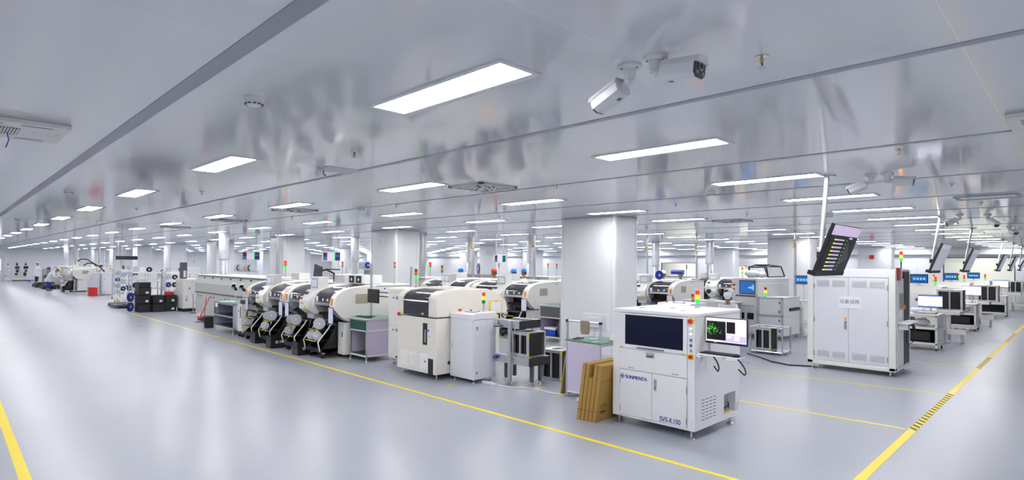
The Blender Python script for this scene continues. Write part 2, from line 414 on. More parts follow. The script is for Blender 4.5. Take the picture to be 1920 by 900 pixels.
SPR = [(2.84, 1.12, 'chrome sprinkler head nearest the camera, right of the two cameras'), (2.72, 4.8, 'sprinkler head right of the left light panel and above the peeled plate'), (2.73, 9.2, 'sprinkler head over the left aisle before the second joint strip'), (5.6, 4.8, 'sprinkler head at the middle right of the square air diffuser'), (5.82, 1.13, 'sprinkler head above the second pair of cameras'), (8.62, 4.8, 'sprinkler head left above the nearest column'), (11.2, 4.7, 'sprinkler head beyond the third right light'), (8.7, 1.15, 'sprinkler head at right near the flat ceiling frame'), (2.75, 13.2, 'far sprinkler head over the left aisle'), (5.7, 8.6, 'sprinkler head between the second column and the air diffuser'), (5.7, 12.8, 'sprinkler head above the second column'), (8.6, 9.0, 'sprinkler head left of the nearest column top'), (11.5, 1.15, 'sprinkler head over the right walkway beyond the first ceiling screen'), (14.4, 4.8, 'sprinkler head above the distant columns at right')]
for x, y, l in SPR:
    if n == 0: sp_.location = (x, y, CEIL); sp_['label'] = l
    else: dup(sp_, (x, y, CEIL), None, l)
    n += 1
def cctv(x, y, dr, label, base_label=None):
    t = thing('security_camera', label, 'security camera', (x, y, CEIL), 0, 'white bullet cameras on the ceiling')
    d = Vector(dr).normalized()
    with part('base', t, smooth=True) as p:
        p.lathe([(.062, 0), (.062, -.014), (.05, -.022), (.032, -.026), (.03, -.07), (.022, -.075)], (0, 0, 0), 'white', 24)
        for i in range(3):
            an = 2.1*i+.4; p.cyl((.044*math.cos(an), .044*math.sin(an), -.02), (.044*math.cos(an), .044*math.sin(an), -.027), .005, 'darkgrey', 8)
    k = Vector((0, 0, -.085)); st = k + d*.03
    with part('bracket', t, smooth=True) as p: p.sph(k, .028, 'white'); p.tube([k, st+d*.03], .02, 'white', 12)
    z = d; xax = d.cross(Vector((0, 0, 1))).normalized(); yy = xax.cross(z)
    T = Matrix.Translation(st) @ Matrix((xax, yy, z)).transposed().to_4x4()
    with part('housing', t, bev=.006, smooth=True) as p:
        p.T = T; w, h = .052, .048
        pr = [(-w, -h*.6), (-w*.55, -h), (w*.55, -h), (w, -h*.6), (w, h*.5), (w*.6, h), (-w*.6, h), (-w, h*.5)]
        p.ext(pr, 'z', .02, .2, 'white')
        p.ext([(-w-.004, h*.4), (w+.004, h*.4), (w*.62, h+.006), (-w*.62, h+.006)], 'z', .02, .222, 'white')
        p.box(-.02, .02, h+.0055, h+.0075, .06, .068, 'grey')
        p.box(-.012, .012, -h-.001, -h+.002, .05, .075, 'darkgrey')
    with part('lens_face', t, smooth=True) as p:
        p.T = T; p.ext([(q*.97, r*.97) for q, r in pr], 'z', .2, .208, 'glassdark')
        p.cyl((0, .004, .208), (0, .004, .214), .02, 'chrome', 16); p.cyl((0, .004, .214), (0, .004, .216), .014, 'black', 16)
        for s in (-1, 1): p.cyl((s*.028, -.025, .208), (s*.028, -.025, .211), .009, 'grey', 10)
    return t
cctv(2.50, 1.655, (.1, .95, -.36), 'white bullet camera pointing left, left one of the nearest pair on the ceiling')
cctv(2.49, 1.50, (.0, -1, -.1), 'white bullet camera facing right, right one of the nearest pair on the ceiling')
cctv(7.31, 1.68, (-.1, .95, -.36), 'distant bullet camera pointing left, of the pair right of the ceiling screen pole')
cctv(7.32, 1.53, (.2, -1, -.1), 'distant bullet camera pointing right, of the pair right of the ceiling screen pole')
cctv(13.9, 1.72, (-.42, .85, -.42), 'far bullet camera left of the pair above the right walkway')
cctv(14.2, 1.33, (-.5, -.6, -.5), 'far bullet camera right of the pair above the right walkway')
cctv(18.6, 1.33, (-.6, -.5, -.3), 'farther bullet camera above the right walkway beyond the diffuser frame')
def cassette(x0, x1, y0, y1, label, ribbons=False):
    t = thing('air_conditioner', label, 'air conditioner', ((x0+x1)/2, (y0+y1)/2, CEIL)); a_, b_ = (x1-x0)/2, (y1-y0)/2
    with part('panel', t, bev=.006) as p:
        p.box(-a_, a_, -b_, b_, -.045, 0, 'offwhite'); p.box(-a_-.006, a_+.006, -b_-.006, b_+.006, -.016, -.012, 'grey')
        for s in (-1, 1):
            for q in (-.6, 0, .6): p.box(q*a_-.09, q*a_+.09, s*b_*.78-.018, s*b_*.78+.018, -.0475, -.044, 'grey')
        for i in range(2):
            for k in range(4): p.box(a_*.58+k*.045, a_*.58+k*.045+.025, -.1+i*.09, -.075+i*.09, -.0465, -.044, 'lightgrey')
    with part('grille', t) as p:
        p.box(-a_*.42, a_*.42, -b_*.42, b_*.42, -.047, -.043, 'darkgrey')
        for k in range(22): q = -a_*.42 + a_*.84*k/22; p.box(q, q+a_*.022, -b_*.42, b_*.42, -.053, -.045, 'offwhite')
    return t
ac = cassette(-.25, .7, 5.44, 6.2, 'beige ceiling air conditioner panel at the left edge with blue ribbons hanging below')
with part('ribbon', ac) as p:
    for q in (-.1, -.05, .03):
        p.tube([(.105+q, .05, -.05), (.105+q+.012, .05, -.11), (.105+q-.004, .05, -.17)], .004, 'blue', 6)
ac['label'] = 'beige ceiling air conditioner panel at the left edge with blue ribbons hanging below'
cassette(4.95, 5.9, -.4, .37, 'white ceiling air conditioner cut off by the right edge')
cassette(-.9, .05, 11, 11.76, 'ceiling air conditioner partly seen at the far left edge')
def diffuser():
    t = thing('air_diffuser', '', 'air diffuser', (0, 0, 0), 0, 'square swirl air diffusers')
    with part('frame', t, bev=.004) as p:
        for s in (-1, 1): p.box(s*.3-.03, s*.3+.03, -.33, .33, -.02, 0, 'lightgrey'); p.box(-.33, .33, s*.3-.03, s*.3+.03, -.02, 0, 'lightgrey')
        p.box(-.3, .3, -.3, .3, -.006, 0, 'white')
    with part('vane', t) as p:
        for i in range(12):
            an = 2*PI*i/12
            for r in (.11, .2):
                p.T = Matrix.Rotation(an, 4, 'Z') @ Matrix.Translation((r, 0, -.012)) @ Matrix.Rotation(.6, 4, 'Y')
                p.box(-.035, .035, -.016, .016, -.002, .002, 'grey' if i % 2 else 'white')
        p.T = None; p.cyl((0, 0, -.018), (0, 0, -.006), .06, 'white', 20)
    return t
df = diffuser()
for i, (x, y, l) in enumerate([(5.15, 5.72, 'square air diffuser with swirl vanes right of the middle light panels'), (5.0, 11.1, 'square air diffuser below the left middle light, second in its row'), (5.15, 15.2, 'square air diffuser farther left, third in its row'), (12.8, 5.7, 'square air diffuser above the distant machines right of the nearest column'), (5.1, 19.6, 'square air diffuser fourth in its row at left'), (12.9, 10.2, 'square air diffuser between the two nearest columns')]):
    if i == 0: df.location = (x, y, CEIL); df['label'] = l
    else: dup(df, (x, y, CEIL), None, l)
with part('access_frame', None) as p:
    for q in (10.42, 10.92): p.box(q-.03, q+.03, .66, 1.34, CEIL-.012, CEIL-.001, 'strip')
    for q in (.66, 1.34): p.box(10.42, 10.92, q-.02, q+.02, CEIL-.012, CEIL-.001, 'strip')
    p.box(10.45, 10.89, .68, 1.32, CEIL-.005, CEIL-.001, 'white')
tag(p.obj, 'flat square access hatch frame in the ceiling at far right', 'access hatch')
t = thing('ceiling_plate', 'loose peeled metal plate with a small hook on the ceiling strip left of middle', 'ceiling plate', (2.95, 5.8, CEIL))
with part('plate', t) as p:
    p.T = Matrix.Rotation(-.12, 4, 'X'); p.box(-.02, .36, -.1, .12, -.016, -.012, 'lightgrey'); p.T = None
    p.box(0, .3, -.02, .02, -.012, 0, 'grey')
with part('hook', t, smooth=True) as p: p.tube([(.02, .1, -.01), (.02, .1, -.06), (.03, .09, -.08), (.045, .09, -.07)], .007, 'darkgrey', 8)
# ---------------------------------------------------------------- shared small parts
def tower(parent, x, y, z, h, lit, r=.022, pole='steel', dim=False):
    """signal tower light: pole + three coloured lenses (green at the bottom), which ones glow in LIT"""
    with part('tower_pole', parent, smooth=True) as p: p.cyl((x, y, z), (x, y, z+h), r*.4, pole, 10); p.cyl((x, y, z), (x, y, z+.02), r*1.3, 'lightgrey', 14)
    for i, c in enumerate(('green', 'amber', 'red')):
        zz = z+h+i*r*2.1
        with part('signal_light', parent, smooth=True) as p:
            p.cyl((x, y, zz), (x, y, zz+r*2), r, ('e_' if c in lit else 'd_')+c, 16)
            if i == 2: p.cyl((x, y, zz+r*2), (x, y, zz+r*2.4), r*.9, 'lightgrey', 16)
        p.obj['label'] = c+' signal lens'
def feet(parent, pts, h, r=.035):
    for x, y in pts:
        with part('foot', parent, smooth=True) as p:
            p.lathe([(r, 0), (r, .008), (r*.75, .018), (r*.3, .026)], (x, y, 0), 'steel', 18); p.cyl((x, y, .02), (x, y, h), r*.28, 'steel', 10)
            p.cyl((x, y, h-.035), (x, y, h-.02), r*.5, 'steel', 6)
def estop(parent, x, y, z, r=.03, ax='x'):
    with part('emergency_stop', parent, smooth=True) as p:
        d = {'x': Vector((-1, 0, 0)), 'y': Vector((0, -1, 0)), 'z': Vector((0, 0, 1))}[ax]; c = Vector((x, y, z))
        p.cyl(c, c+d*.008, r*1.45, 'yellow', 18); p.cyl(c+d*.008, c+d*.025, r*.6, 'red', 12); p.cyl(c+d*.025, c+d*.04, r, 'red', 18)
def holed_side(p, ax0, x0, x1, z0, z1, y0, y1, hx0, hx1, hz0, hz1, m):
    p.box(x0, x1, y0, y1, z0, hz0, m); p.box(x0, x1, y0, y1, hz1, z1, m); p.box(x0, hx0, y0, y1, hz0, hz1, m); p.box(hx1, x1, y0, y1, hz0, hz1, m)
def keyboard(label, loc, rz, w=.44, d=.13):
    t = thing('keyboard', label, 'keyboard', loc, rz)
    with part('case', t, bev=.004) as p: p.box(-w/2, w/2, -d/2, d/2, 0, .016, 'black')
    with part('keys', t) as p:
        for r in range(5):
            for c in range(16):
                x = -w/2+.012+c*(w-.024)/16; y = -d/2+.012+r*(d-.024)/5
                p.box(x, x+(w-.024)/16-.004, y, y+(d-.024)/5-.004, .016, .021, 'charcoal')
    return t
def screen_unit(name, label, cat, loc, rz, w, h, draw, bezel='black', stand=None, tilt=0):
    """flat monitor whose screen faces local -x, bottom edge at local z=0; DRAW(p) paints into y (-w/2..w/2), z (0..h) at x=-.0205"""
    t = thing(name, label, cat, loc, rz)
    T = Matrix.Rotation(tilt, 4, 'Y')
    with part('housing', t, bev=.004) as p: p.T = T; p.box(-.018, .012, -w/2, w/2, 0, h, bezel); p.box(.012, .035, -w*.3, w*.3, h*.2, h*.8, bezel)
    with part('screen', t) as p:
        p.T = T; draw(p)
    if stand:
        with part('stand', t, smooth=True) as p: stand(p)
    return t
def px(p, y0, y1, z0, z1, m, k=0): p.box(-.0195-.0008*k, -.017, y0, y1, z0, z1, m)

# ---------------------------------------------------------------- the inspection machine in front
t = thing('inspection_machine', 'white inspection machine with dark window, blue lettering and side monitor, nearest on right', 'inspection machine', (6.06, 3.13, 0))
D, Wd, ZB, ZT = 1.19, 1.11, .1, 1.43
with part('body', t, bev=.006) as p:
    p.box(.02, D, .1, Wd, ZB, ZT-.04, 'white')
    p.box(.02, .74, .002, .1, ZB, ZT-.04, 'white')
    p.box(0, .02, 0, .092, ZB, ZT-.04, 'white'); p.box(0, .02, 1.005, Wd, ZB, ZT-.04, 'white'); p.box(0, .02, .092, 1.005, ZB, .125, 'white')
    p.box(-.006, D+.006, -.006, Wd+.006, ZT-.04, ZT, 'white')
with part('side_panel', t) as p: holed_side(p, 0, .0201, D-.0005, ZB+.001, ZT-.041, .0, .0995, .74, 1.06, .16, .41, 'white')
with part('side_vent', t) as p:
    for r in range(7):
        for c in range(4): p.box(.17+c*.095, .235+c*.095, -.002, .004, .2+r*.038, .206+r*.038, 'black')
with part('connector_panel', t) as p:
    p.box(.75, 1.05, .092, .0985, .17, .4, 'grey')
    for i, m in enumerate(['reelgrey', 'blue', 'navy', 'reelgrey', 'steel']): p.box(.76, .79, .05, .092, .19+i*.04, .22+i*.04, m)
    p.tube([(.8, .06, .2), (.9, .03, .24), (.98, .05, .2), (1.03, .08, .26)], .009, 'black', 6); p.box(.8, .95, .03, .08, .168, .18, 'yellow')
with part('rating_plate', t) as p: p.box(1.08, 1.15, -.002, .001, .16, .26, 'lightgrey')
with part('roof_vent', t) as p:
    for x, y in ((.25, .3), (.55, .6), (.3, .9)):
        p.box(x, x+.1, y, y+.03, ZT, ZT+.003, 'darkgrey')
with part('upper_cover', t, bev=.004) as p:
    y0, y1, z0, z1 = .092, 1.005, .955, 1.385
    wy0, wy1, wz0, wz1 = .14, .925, 1.0, 1.365
    p.box(-.012, .02, y0, y1, z0, wz0, 'white'); p.box(-.012, .02, y0, y1, wz1, z1, 'white'); p.box(-.012, .02, y0, wy0, wz0, wz1, 'white'); p.box(-.012, .02, wy1, y1, wz0, wz1, 'white')
    win = MB().box(-.006, .004, wy0, wy1, wz0, wz1, 'navyglass').build('window', p and None)
    p.cyl((-.03, .38, .975), (-.03, .74, .975), .007, 'darkgrey', 8); p.box(-.03, -.01, .38, .39, .97, .98, 'darkgrey'); p.box(-.03, -.01, .73, .74, .97, .98, 'darkgrey')
    p.box(-.014, -.01, .11, .16, .958, .972, 'yellow'); p.box(-.014, -.01, .95, 1.0, .958, .972, 'yellow')
win.parent = p.obj
with part('drawer_panel', t, bev=.004) as p: p.box(-.006, .02, .095, 1.002, .69, .95, 'white'); p.box(-.009, 0, .2, .28, .712, .718, 'darkgrey'); p.box(-.009, 0, .8, .88, .712, .718, 'darkgrey')
MB().box(-.012, 0, .515, .625, .865, .925, 'steel').box(-.0125, -.006, .53, .61, .875, .905, 'darkgrey').box(-.018, -.01, .54, .6, .895, .915, 'chrome').build('latch', p.obj)
for y0, y1, ky in ((.096, .545, .50), (.549, 1.002, None)):
    with part('door', t, bev=.004) as p:
        p.box(-.006, .02, y0, y1, .128, .684, 'white')
        hy_ = .1 if ky else .998
        for z in (.2, .55): p.box(-.01, 0, hy_-.006, hy_+.004, z-.04, z+.04, 'grey')
    if ky: MB().box(-.014, 0, ky-.016, ky+.016, .49, .62, 'steel').box(-.018, -.01, ky-.01, ky+.01, .51, .61, 'grey').cyl((-.02, ky, .525), (-.012, ky, .525), .008, 'blue', 10).build('handle', p.obj)
    else:
        with part('logo', p.obj) as q:
            q.cyl((-.0085, .965, .60), (-.006, .965, .60), .014, 'logogreen', 16)
            for s in range(4): an = PI/2*s; q.cyl((-.0078, .965+.022*math.cos(an), .60+.022*math.sin(an)), (-.006, .965+.022*math.cos(an), .60+.022*math.sin(an)), .0135, 'logoblue', 14)
        text('lettering', 'SUNMENTA', .062, 'inkblue', p.obj, (-.0065, .765, .597), FACE_X, bold=.0026, width=.31)
    if ky: text('lettering', 'SVII-K100', .085, 'inkblue', p.obj, (-.0065, .305, .17), FACE_X, bold=.0012, width=.27)
estop(t, 0, .045, 1.345, .026)
with part('control_buttons', t, smooth=True) as p:
    for z, m, rr in ((1.26, 's_white', .013), (1.2, 's_white', .012), (1.13, 'd_green', .014), (1.07, 'blue', .014), (1.01, 'darkgrey', .007)):
        p.box(-.003, 0, .028, .062, z-.02, z+.02, 'lightgrey'); p.cyl((-.003, .045, z), (-.014, .045, z), rr, m, 14)
        if z > 1.25: p.box(-.012, -.002, .035, .055, z-.014, z-.006, 'red')
with part('main_switch', t) as p: p.box(-.006, 0, .012, .078, .91, .975, 'yellow'); p.cyl((-.006, .045, .942), (-.03, .045, .942), .022, 'red', 16); p.box(-.036, -.03, .038, .052, .925, .96, 'red')
feet(t, [(.04, .06), (.04, 1.03), (1.02, .05), (1.02, 1.03)], ZB+.02, .045)
tower(t, .88, .42, ZT, .06, ('amber', 'red', 'green'), .027)
with part('monitor_arm', t, bev=.003) as p:
    p.box(.34, .38, -.02, .01, .95, 1.24, 'white'); p.box(.34, .37, -.3, -.02, 1.17, 1.2, 'white'); p.box(.276, .36, -.3, -.24, 1.14, 1.26, 'black')
with part('keyboard_tray', t, bev=.004) as p:
    p.box(.02, .22, -.48, -.02, .972, .985, 'white')
    for y in (-.06, -.3): p.box(.05, .2, y-.01, y+.01, .955, .972, 'lightgrey')
    p.box(.08, .2, -.03, 0, .9, .985, 'white')
    for y in (-.08, -.42): p.tube([(.02, y-.05, .98), (-.02, y-.045, .965), (-.02, y+.045, .965), (.02, y+.05, .98)], .006, 'white', 6)
for y, r in ((-.12, .06), (-.4, .08)):
    with part('cable', t, smooth=True) as p:
        p.tube([(.16, y, .975)]+[(.16+.02*math.sin(i), y-.02-r*1.2*math.sin(PI*i/8), .955-.16*math.sin(PI*i/8*.75)) for i in range(9)], .008, 'black', 8)
def aoi_screen(p):
    w, h = .49, .3
    px(p, -w/2+.008, w/2-.008, .016, h-.008, 's_pink')
    px(p, 0.0, w/2-.016, .045, .258, 's_black', 1); px(p, -.11, -.01, .13, .258, 's_black', 1)
    px(p, -w/2+.014, -.002, .035, .11, 's_lilac', 1); px(p, -.16, -.1, .055, .1, 's_pink', 2); px(p, -.07, -.02, .08, .1, 's_pink', 2)
    px(p, -w/2+.008, w/2-.008, .016, .026, 's_navy', 1); px(p, .1, .14, .016, .026, 's_orange', 2)
    rn = random.Random(3)
    for _ in range(70):
        y, z = rn.choice([rn.gauss(.2, .018), rn.gauss(.12, .028)]), rn.gauss(.17, .032)
        if .01 < y < .225 and .06 < z < .25: s = rn.uniform(.002, .0065); px(p, y-s, y+s, z-s, z+s, 's_green', 2)
screen_unit('monitor', 'black monitor with green dots on screen beside the blue-lettered inspection machine', 'monitor', (6.30, 2.872, 1.09), -.03, .49, .3, aoi_screen)
keyboard('black keyboard on the white tray of the blue-lettered inspection machine', (6.19, 2.905, .9855), PI/2, w=.4)
t = thing('computer_mouse', 'dark mouse on a blue pad at the tray end of the inspection machine', 'mouse', (6.17, 2.69, .9855))
with part('shell', t, smooth=True) as p: p.sph((0, 0, .0165), .028, 'black', sc=(1.4, .9, .5))
with part('mouse_pad', t) as p: p.box(-.06, .09, -.03, .03, 0, .003, 'blue')
# ---------------------------------------------------------------- flat cartons
for i in range(5):
    th = .05; y = 4.636-i*.057; hh = [.735, .735, .56, .73, .725][i]; ln = .62
    lab = ['outermost flat cardboard carton, farthest left of the five leaning on the inspection machine', 'second cardboard carton from the left of the leaning five', 'shortest cardboard carton in the middle of the leaning five', 'fourth cardboard carton from the left of the leaning five', 'rightmost cardboard carton with black oval print of the leaning five'][i]
    t = thing('cardboard_carton', lab, 'carton', (5.83+.006*i, y, 0), 0, 'flat cartons leaning by the inspection machine')
    T = Matrix.Rotation(.135, 4, 'X')
    with part('box', t, bev=.003) as p: p.T = T; p.box(0, ln, -th, 0, 0, hh, 'cardboard')
    with part('tape_seam', t) as p:
        p.T = T; p.box(-.0015, .001, -th, 0, .135, .141, 'cardline')
        if i == 4: p.box(.02, .3, -th-.001, -th+.001, .52, .524, 'cardline')
    if i == 4:
        with part('print', t) as p:
            p.T = T
            for k in range(24):
                a0, a1 = 2*PI*k/24, 2*PI*(k+1)/24; c = lambda q, s: (.13+.07*s*math.cos(q), -th-.0012, .2+.033*s*math.sin(q))
                p.add([c(a0, 1), c(a1, 1), c(a1, .86), c(a0, .86)], [(0, 1, 2, 3)], 'cardline')
            p.tube([(.09, -th-.001, .195), (.11, -th-.001, .212), (.13, -th-.001, .196), (.15, -th-.001, .212), (.17, -th-.001, .2)], .004, 'cardline', 5)
            for k in range(4): p.box(.075+k*.03, .098+k*.03, -th-.0012, -th, .115, .143, 'cardline')
            p.box(.07, .2, -th-.0012, -th, .1, .104, 'cardline')
# ---------------------------------------------------------------- lilac bench behind the cartons
t = thing('workbench', 'lilac panelled bench with raised aluminium rail between cartons and magazine conveyor', 'workbench', (6.7, 4.9, 0))
with part('frame', t, bev=.004) as p:
    for x, y, z in ((0, 0, 1.15), (0, .61, 1.15), (.62, 0, .85), (.62, .61, .85)): p.box(x, x+.03, y, y+.03, .02, z, 'alu')
    for z in (.07, .8): p.box(0, .03, .03, .61, z, z+.03, 'offwhite'); p.box(.62, .65, .03, .61, z, z+.03, 'alu'); p.box(.03, .62, 0, .03, z, z+.03, 'alu'); p.box(.03, .62, .61, .64, z, z+.03, 'alu')
    p.cyl((.015, 0, 1.135), (.015, .64, 1.135), .014, 'alu', 10)
    for y in (.015, .625): p.box(-.004, .034, y-.02, y+.02, 1.115, 1.155, 'black')
with part('panel', t) as p: p.box(.006, .014, .03, .61, .1, .8, 'lilac'); p.box(.03, .62, .62, .628, .1, .8, 'lilac')
with part('worktop', t, bev=.003) as p: p.box(-.01, .66, -.01, .65, .83, .855, 'matgreen'); p.box(-.012, .662, -.012, .652, .822, .83, 'offwhite')
t = screen_unit('monitor', 'white monitor seen from behind on the lilac bench', 'monitor', (7.0, 5.22, .98), PI+.1, .42, .26, lambda p: px(p, -.2, .2, .015, .25, 's_black'), 'paper', lambda p: (p.cyl((.02, 0, .08), (.03, 0, -.12), .012, 'lightgrey'), p.cyl((.03, 0, -.12), (.03, 0, -.112), .07, 'lightgrey', 18)))
with part('work_glove', None) as p:
    p.box(6.69, 6.735, 5.12, 5.26, 1.0, 1.155, 'fabric'); p.box(6.69, 6.735, 5.13, 5.25, .96, 1.0, 'fabric')
tag(p.obj, 'brown knitted cloth hung over the rail of the lilac bench', 'cloth'); p.obj.name = 'hanging_cloth'
t = thing('tape_dispenser', 'white and black dispenser at the right end of the lilac bench top', 'dispenser', (7.15, 4.97, .8565))
with part('housing', t, bev=.01) as p: p.ext([(-.09, 0), (.09, 0), (.08, .05), (.03, .1), (-.05, .09)], 'y', -.04, .04, 'white')
with part('roll', t, smooth=True) as p: p.cyl((.1, -.03, .045), (.1, .03, .045), .045, 'black', 16)
for i, (x, y, s, m, l) in enumerate([(6.85, 5.42, .05, 'darkgrey', 'small dark tool on the left of the lilac bench top'), (6.8, 5.06, .045, 'paper', 'white paper slip on the front of the lilac bench top')]):
    with part('hand_tool' if i == 0 else 'paper_slip', None, bev=.003) as p: p.box(-s*2, s*2, -s*.6, s*.6, 0, .02 if i == 0 else .002, m); p.box(-s, s*.4, -s*.3, s*.3, 0, .03 if i == 0 else .002, m)
    p.obj.location = (x, y, .8565); tag(p.obj, l, 'tool' if i == 0 else 'paper')
for i, (w_, l) in enumerate([(.0, 'narrow wooden framed board leaning at the left side of the lilac bench'), (.06, 'white framed board leaning behind the narrow wooden board')]):
    t = thing('framed_board', l, 'board', (6.72+w_, 5.66+w_*.7, 0)); T = Matrix.Rotation(.16, 4, 'X')
    with part('frame', t, bev=.002) as p:
        p.T = T
        for x in (0, .5): p.box(x, x+.02, -.015, .01, 0, .62, 'brass' if i == 0 else 'offwhite')
        for z in (0, .6): p.box(0, .52, -.015, .01, z, z+.02, 'brass' if i == 0 else 'offwhite')
    with part('sheet', t) as p: p.T = T; p.box(.02, .5, -.004, .0, .02, .6, 'paper' if i else 'cardedge')
with part('parts_tray', None, bev=.004) as p: p.box(-.1, .1, -.12, .12, 0, .01, 'white'); p.box(-.1, .1, -.12, -.11, 0, .05, 'white'); p.box(-.1, -.09, -.12, .12, 0, .05, 'white'); p.box(.09, .1, -.12, .12, 0, .05, 'white'); p.box(-.1, .1, .11, .12, 0, .05, 'white'); p.box(-.05, .06, -.08, .06, .01, .035, 'green')
p.obj.location = (6.66, 5.1, 0); tag(p.obj, 'white tray with green boards on the floor under the lilac bench', 'tray')
# ---------------------------------------------------------------- magazines and conveyor
def magazine(label, loc, rz=0, h=.42, w=.36, d=.4, group='slotted board magazines'):
    """board magazine: black slotted side walls held by aluminium posts and end plates"""
    t = thing('board_magazine', label, 'board magazine', loc, rz, group)
    with part('end_plate', t, bev=.003) as p: p.box(-d/2, d/2, -w/2, w/2, 0, .012, 'alu')
    with part('end_plate', t, bev=.003) as p: p.box(-d/2, d/2, -w/2, w/2, h-.012, h, 'alu'); p.box(-.1, .1, -.06, .06, h, h+.004, 'black')
    for s in (-1, 1):
        with part('slotted_wall', t) as p:
            p.box(-d/2+.05, d/2-.05, s*w*.42-.008, s*w*.42+.008, .012, h-.012, 'black')
            k = int(h/.022)
            for i in range(k): z = .02+i*(h-.04)/k; p.box(-d/2+.045, d/2-.045, s*w*.42-.018, s*w*.42+.018, z, z+.007, 'black')
    for x in (-d*.47, d*.47):
        for y in (-w*.45, 0, w*.45):
            with part('post', t) as p: p.box(x-.014, x+.014, y-.018, y+.018, .012, h-.012, 'alu')
    for z in (.012, h-.05):
        with part('front_rail', t) as p: p.box(-d*.47-.013, -d*.47+.013, -w*.45, w*.45, z, z+.038, 'alu')
    with part('inner_wall', t) as p: p.box(-d*.4, d*.4, -w*.3, w*.3, .014, h-.014, 'black')
    for z in (.03, h-.07):
        with part('corner_clip', t) as p: p.box(-d*.47-.016, -d*.47+.016, -w*.46-.016, -w*.46+.01, z, z+.05, 'yellow')
    return t
def conveyor(name, label, loc, rz=0, L_=1.1, zl=.34, zu=.92, w=.5, m='alu', cap='black'):
    """two level magazine conveyor along local y (0..L): beams with black end caps, posts and feet"""
    t = thing(name, label, 'conveyor', loc, rz)
    for z in ([zl, zu] if zu else [zl]):
        with part('beam', t, bev=.004) as p:
            l0 = 0 if z == zl else .22
            for x in (0, w-.08):
                p.box(x, x+.08, l0, L_, z, z+.13, m)
                for k in (.035, .07, .1): p.box(x-.001, x+.081, l0+.002, L_, z+k, z+k+.004, 'grey' if m == 'alu' else m)
            p.box(-.002, w+.002, l0-.015, l0, z, z+.13, cap)
            for i in range(7): y = l0+.08+i*(L_-l0-.1)/7; p.cyl((.08, y, z+.105), (w-.08, y, z+.105), .018, 'darkgrey', 10)
    for x in (-.045, w):
        with part('post', t, bev=.004) as p: p.box(x, x+.045, .38, .44, .04, (zu or zl)+.12, 'alu')
    for x in (w*.3, w*.7):
        for y in (.1, L_-.1):
            with part('leg', t, bev=.004) as p: p.box(x, x+.05, y-.025, y+.025, .06, zl, 'darkgrey' if m == 'alu' else m)
    feet(t, [(w*.3+.025, .1), (w*.7+.025, .1), (w*.3+.025, L_-.1), (-.022, .41)], .08, .04)
    return t
t = conveyor('magazine_conveyor', 'aluminium two level magazine conveyor right of the grey loader cabinet', (6.68, 6.28, 0), L_=.79)
with part('valve', t) as p: p.box(-.05, 0, .68, .75, .98, 1.03, 'steel'); p.tube([(-.03, .7, 1.0), (-.08, .62, .99), (-.05, .54, .95), (-.08, .74, .93)], .008, 'black', 6); p.box(-.06, -.001, .7, .77, .4, .44, 'blue')
magazine('black slotted magazine standing on the lower beams of the near magazine conveyor', (6.93, 6.52, .472), 0, .40, .36, .42)
magazine('black slotted magazine standing alone on the floor right of the magazine conveyor', (7.62, 6.48, 0), .1, .52, .42, .4)
with part('power_strip', None, bev=.004) as p: p.box(-.03, .03, -.16, .16, 0, .035, 'white')
p.obj.location = (6.45, 6.95, 0); tag(p.obj, 'white power strip on the floor below the magazine conveyor', 'power strip')
with part('floor_cable', None, smooth=True) as p: p.tube([(6.45, 6.78, .01), (6.5, 6.5, .01), (6.62, 6.35, .01), (6.7, 6.1, .01), (6.68, 5.8, .01), (6.72, 5.62, .01), (6.9, 5.5, .01)], .01, 'white', 6)
tag(p.obj, 'white cable on the floor from the power strip to the lilac bench', 'cable')
with part('floor_cable', None, smooth=True) as p: p.tube([(12.9, 5.4, .014), (12.6, 5.0, .014), (12.2, 4.6, .014), (12.05, 4.2, .014), (12.25, 3.8, .014)], .014, 'black', 6)
tag(p.obj, 'black cable on the floor running to the tall double door cabinet', 'cable')
# ---------------------------------------------------------------- loader cabinet
def loader(label, loc, rz=0, lit=('amber', 'red'), d=.5, w=.6, h=1.16, towerh=.14):
    t = thing('board_loader', label, 'board loader', loc, rz)
    with part('body', t, bev=.006) as p: p.box(0, d, 0, w, .07, h-.11, 'panel'); p.ext([(-.006, h-.108), (d+.006, h-.108), (d+.006, h), (.03, h), (-.006, h-.03)], 'y', -.006, w+.006, 'white')
    with part('door', t, bev=.003) as p: p.box(-.006, 0, .02, w-.02, .09, h-.13, 'panel'); p.box(-.012, -.004, w-.06, w-.045, .56, .63, 'steel')
    with part('side_panel', t) as p: p.box(.02, d-.02, -.003, 0, .09, h-.13, 'panel'); p.box(.05, .09, -.008, 0, .88, .94, 'grey'); p.box(.05, .09, -.008, 0, .16, .2, 'grey')
    with part('screen', t) as p: p.box(.1, .22, w*.25, w*.58, h, h+.006, 'black'); p.box(.12, .2, w*.3, w*.53, h+.006, h+.008, 's_greypale')
    estop(t, .1, w*.78, h, .03, 'z')
    with part('push_button', t, smooth=True) as p: p.cyl((.3, w*.7, h), (.3, w*.7, h+.025), .016, 'red', 12); p.cyl((.32, w*.4, h), (.32, w*.4, h+.015), .012, 'green', 12)
    tower(t, d*.75, w*.3, h, towerh, lit, .03)
    feet(t, [(.06, .06), (.06, w-.06), (d-.06, .06), (d-.06, w-.06)], .08, .03)
    return t
loader('pale grey board loader cabinet with lit amber tower light beside the cream printer', (6.22, 7.09, 0))
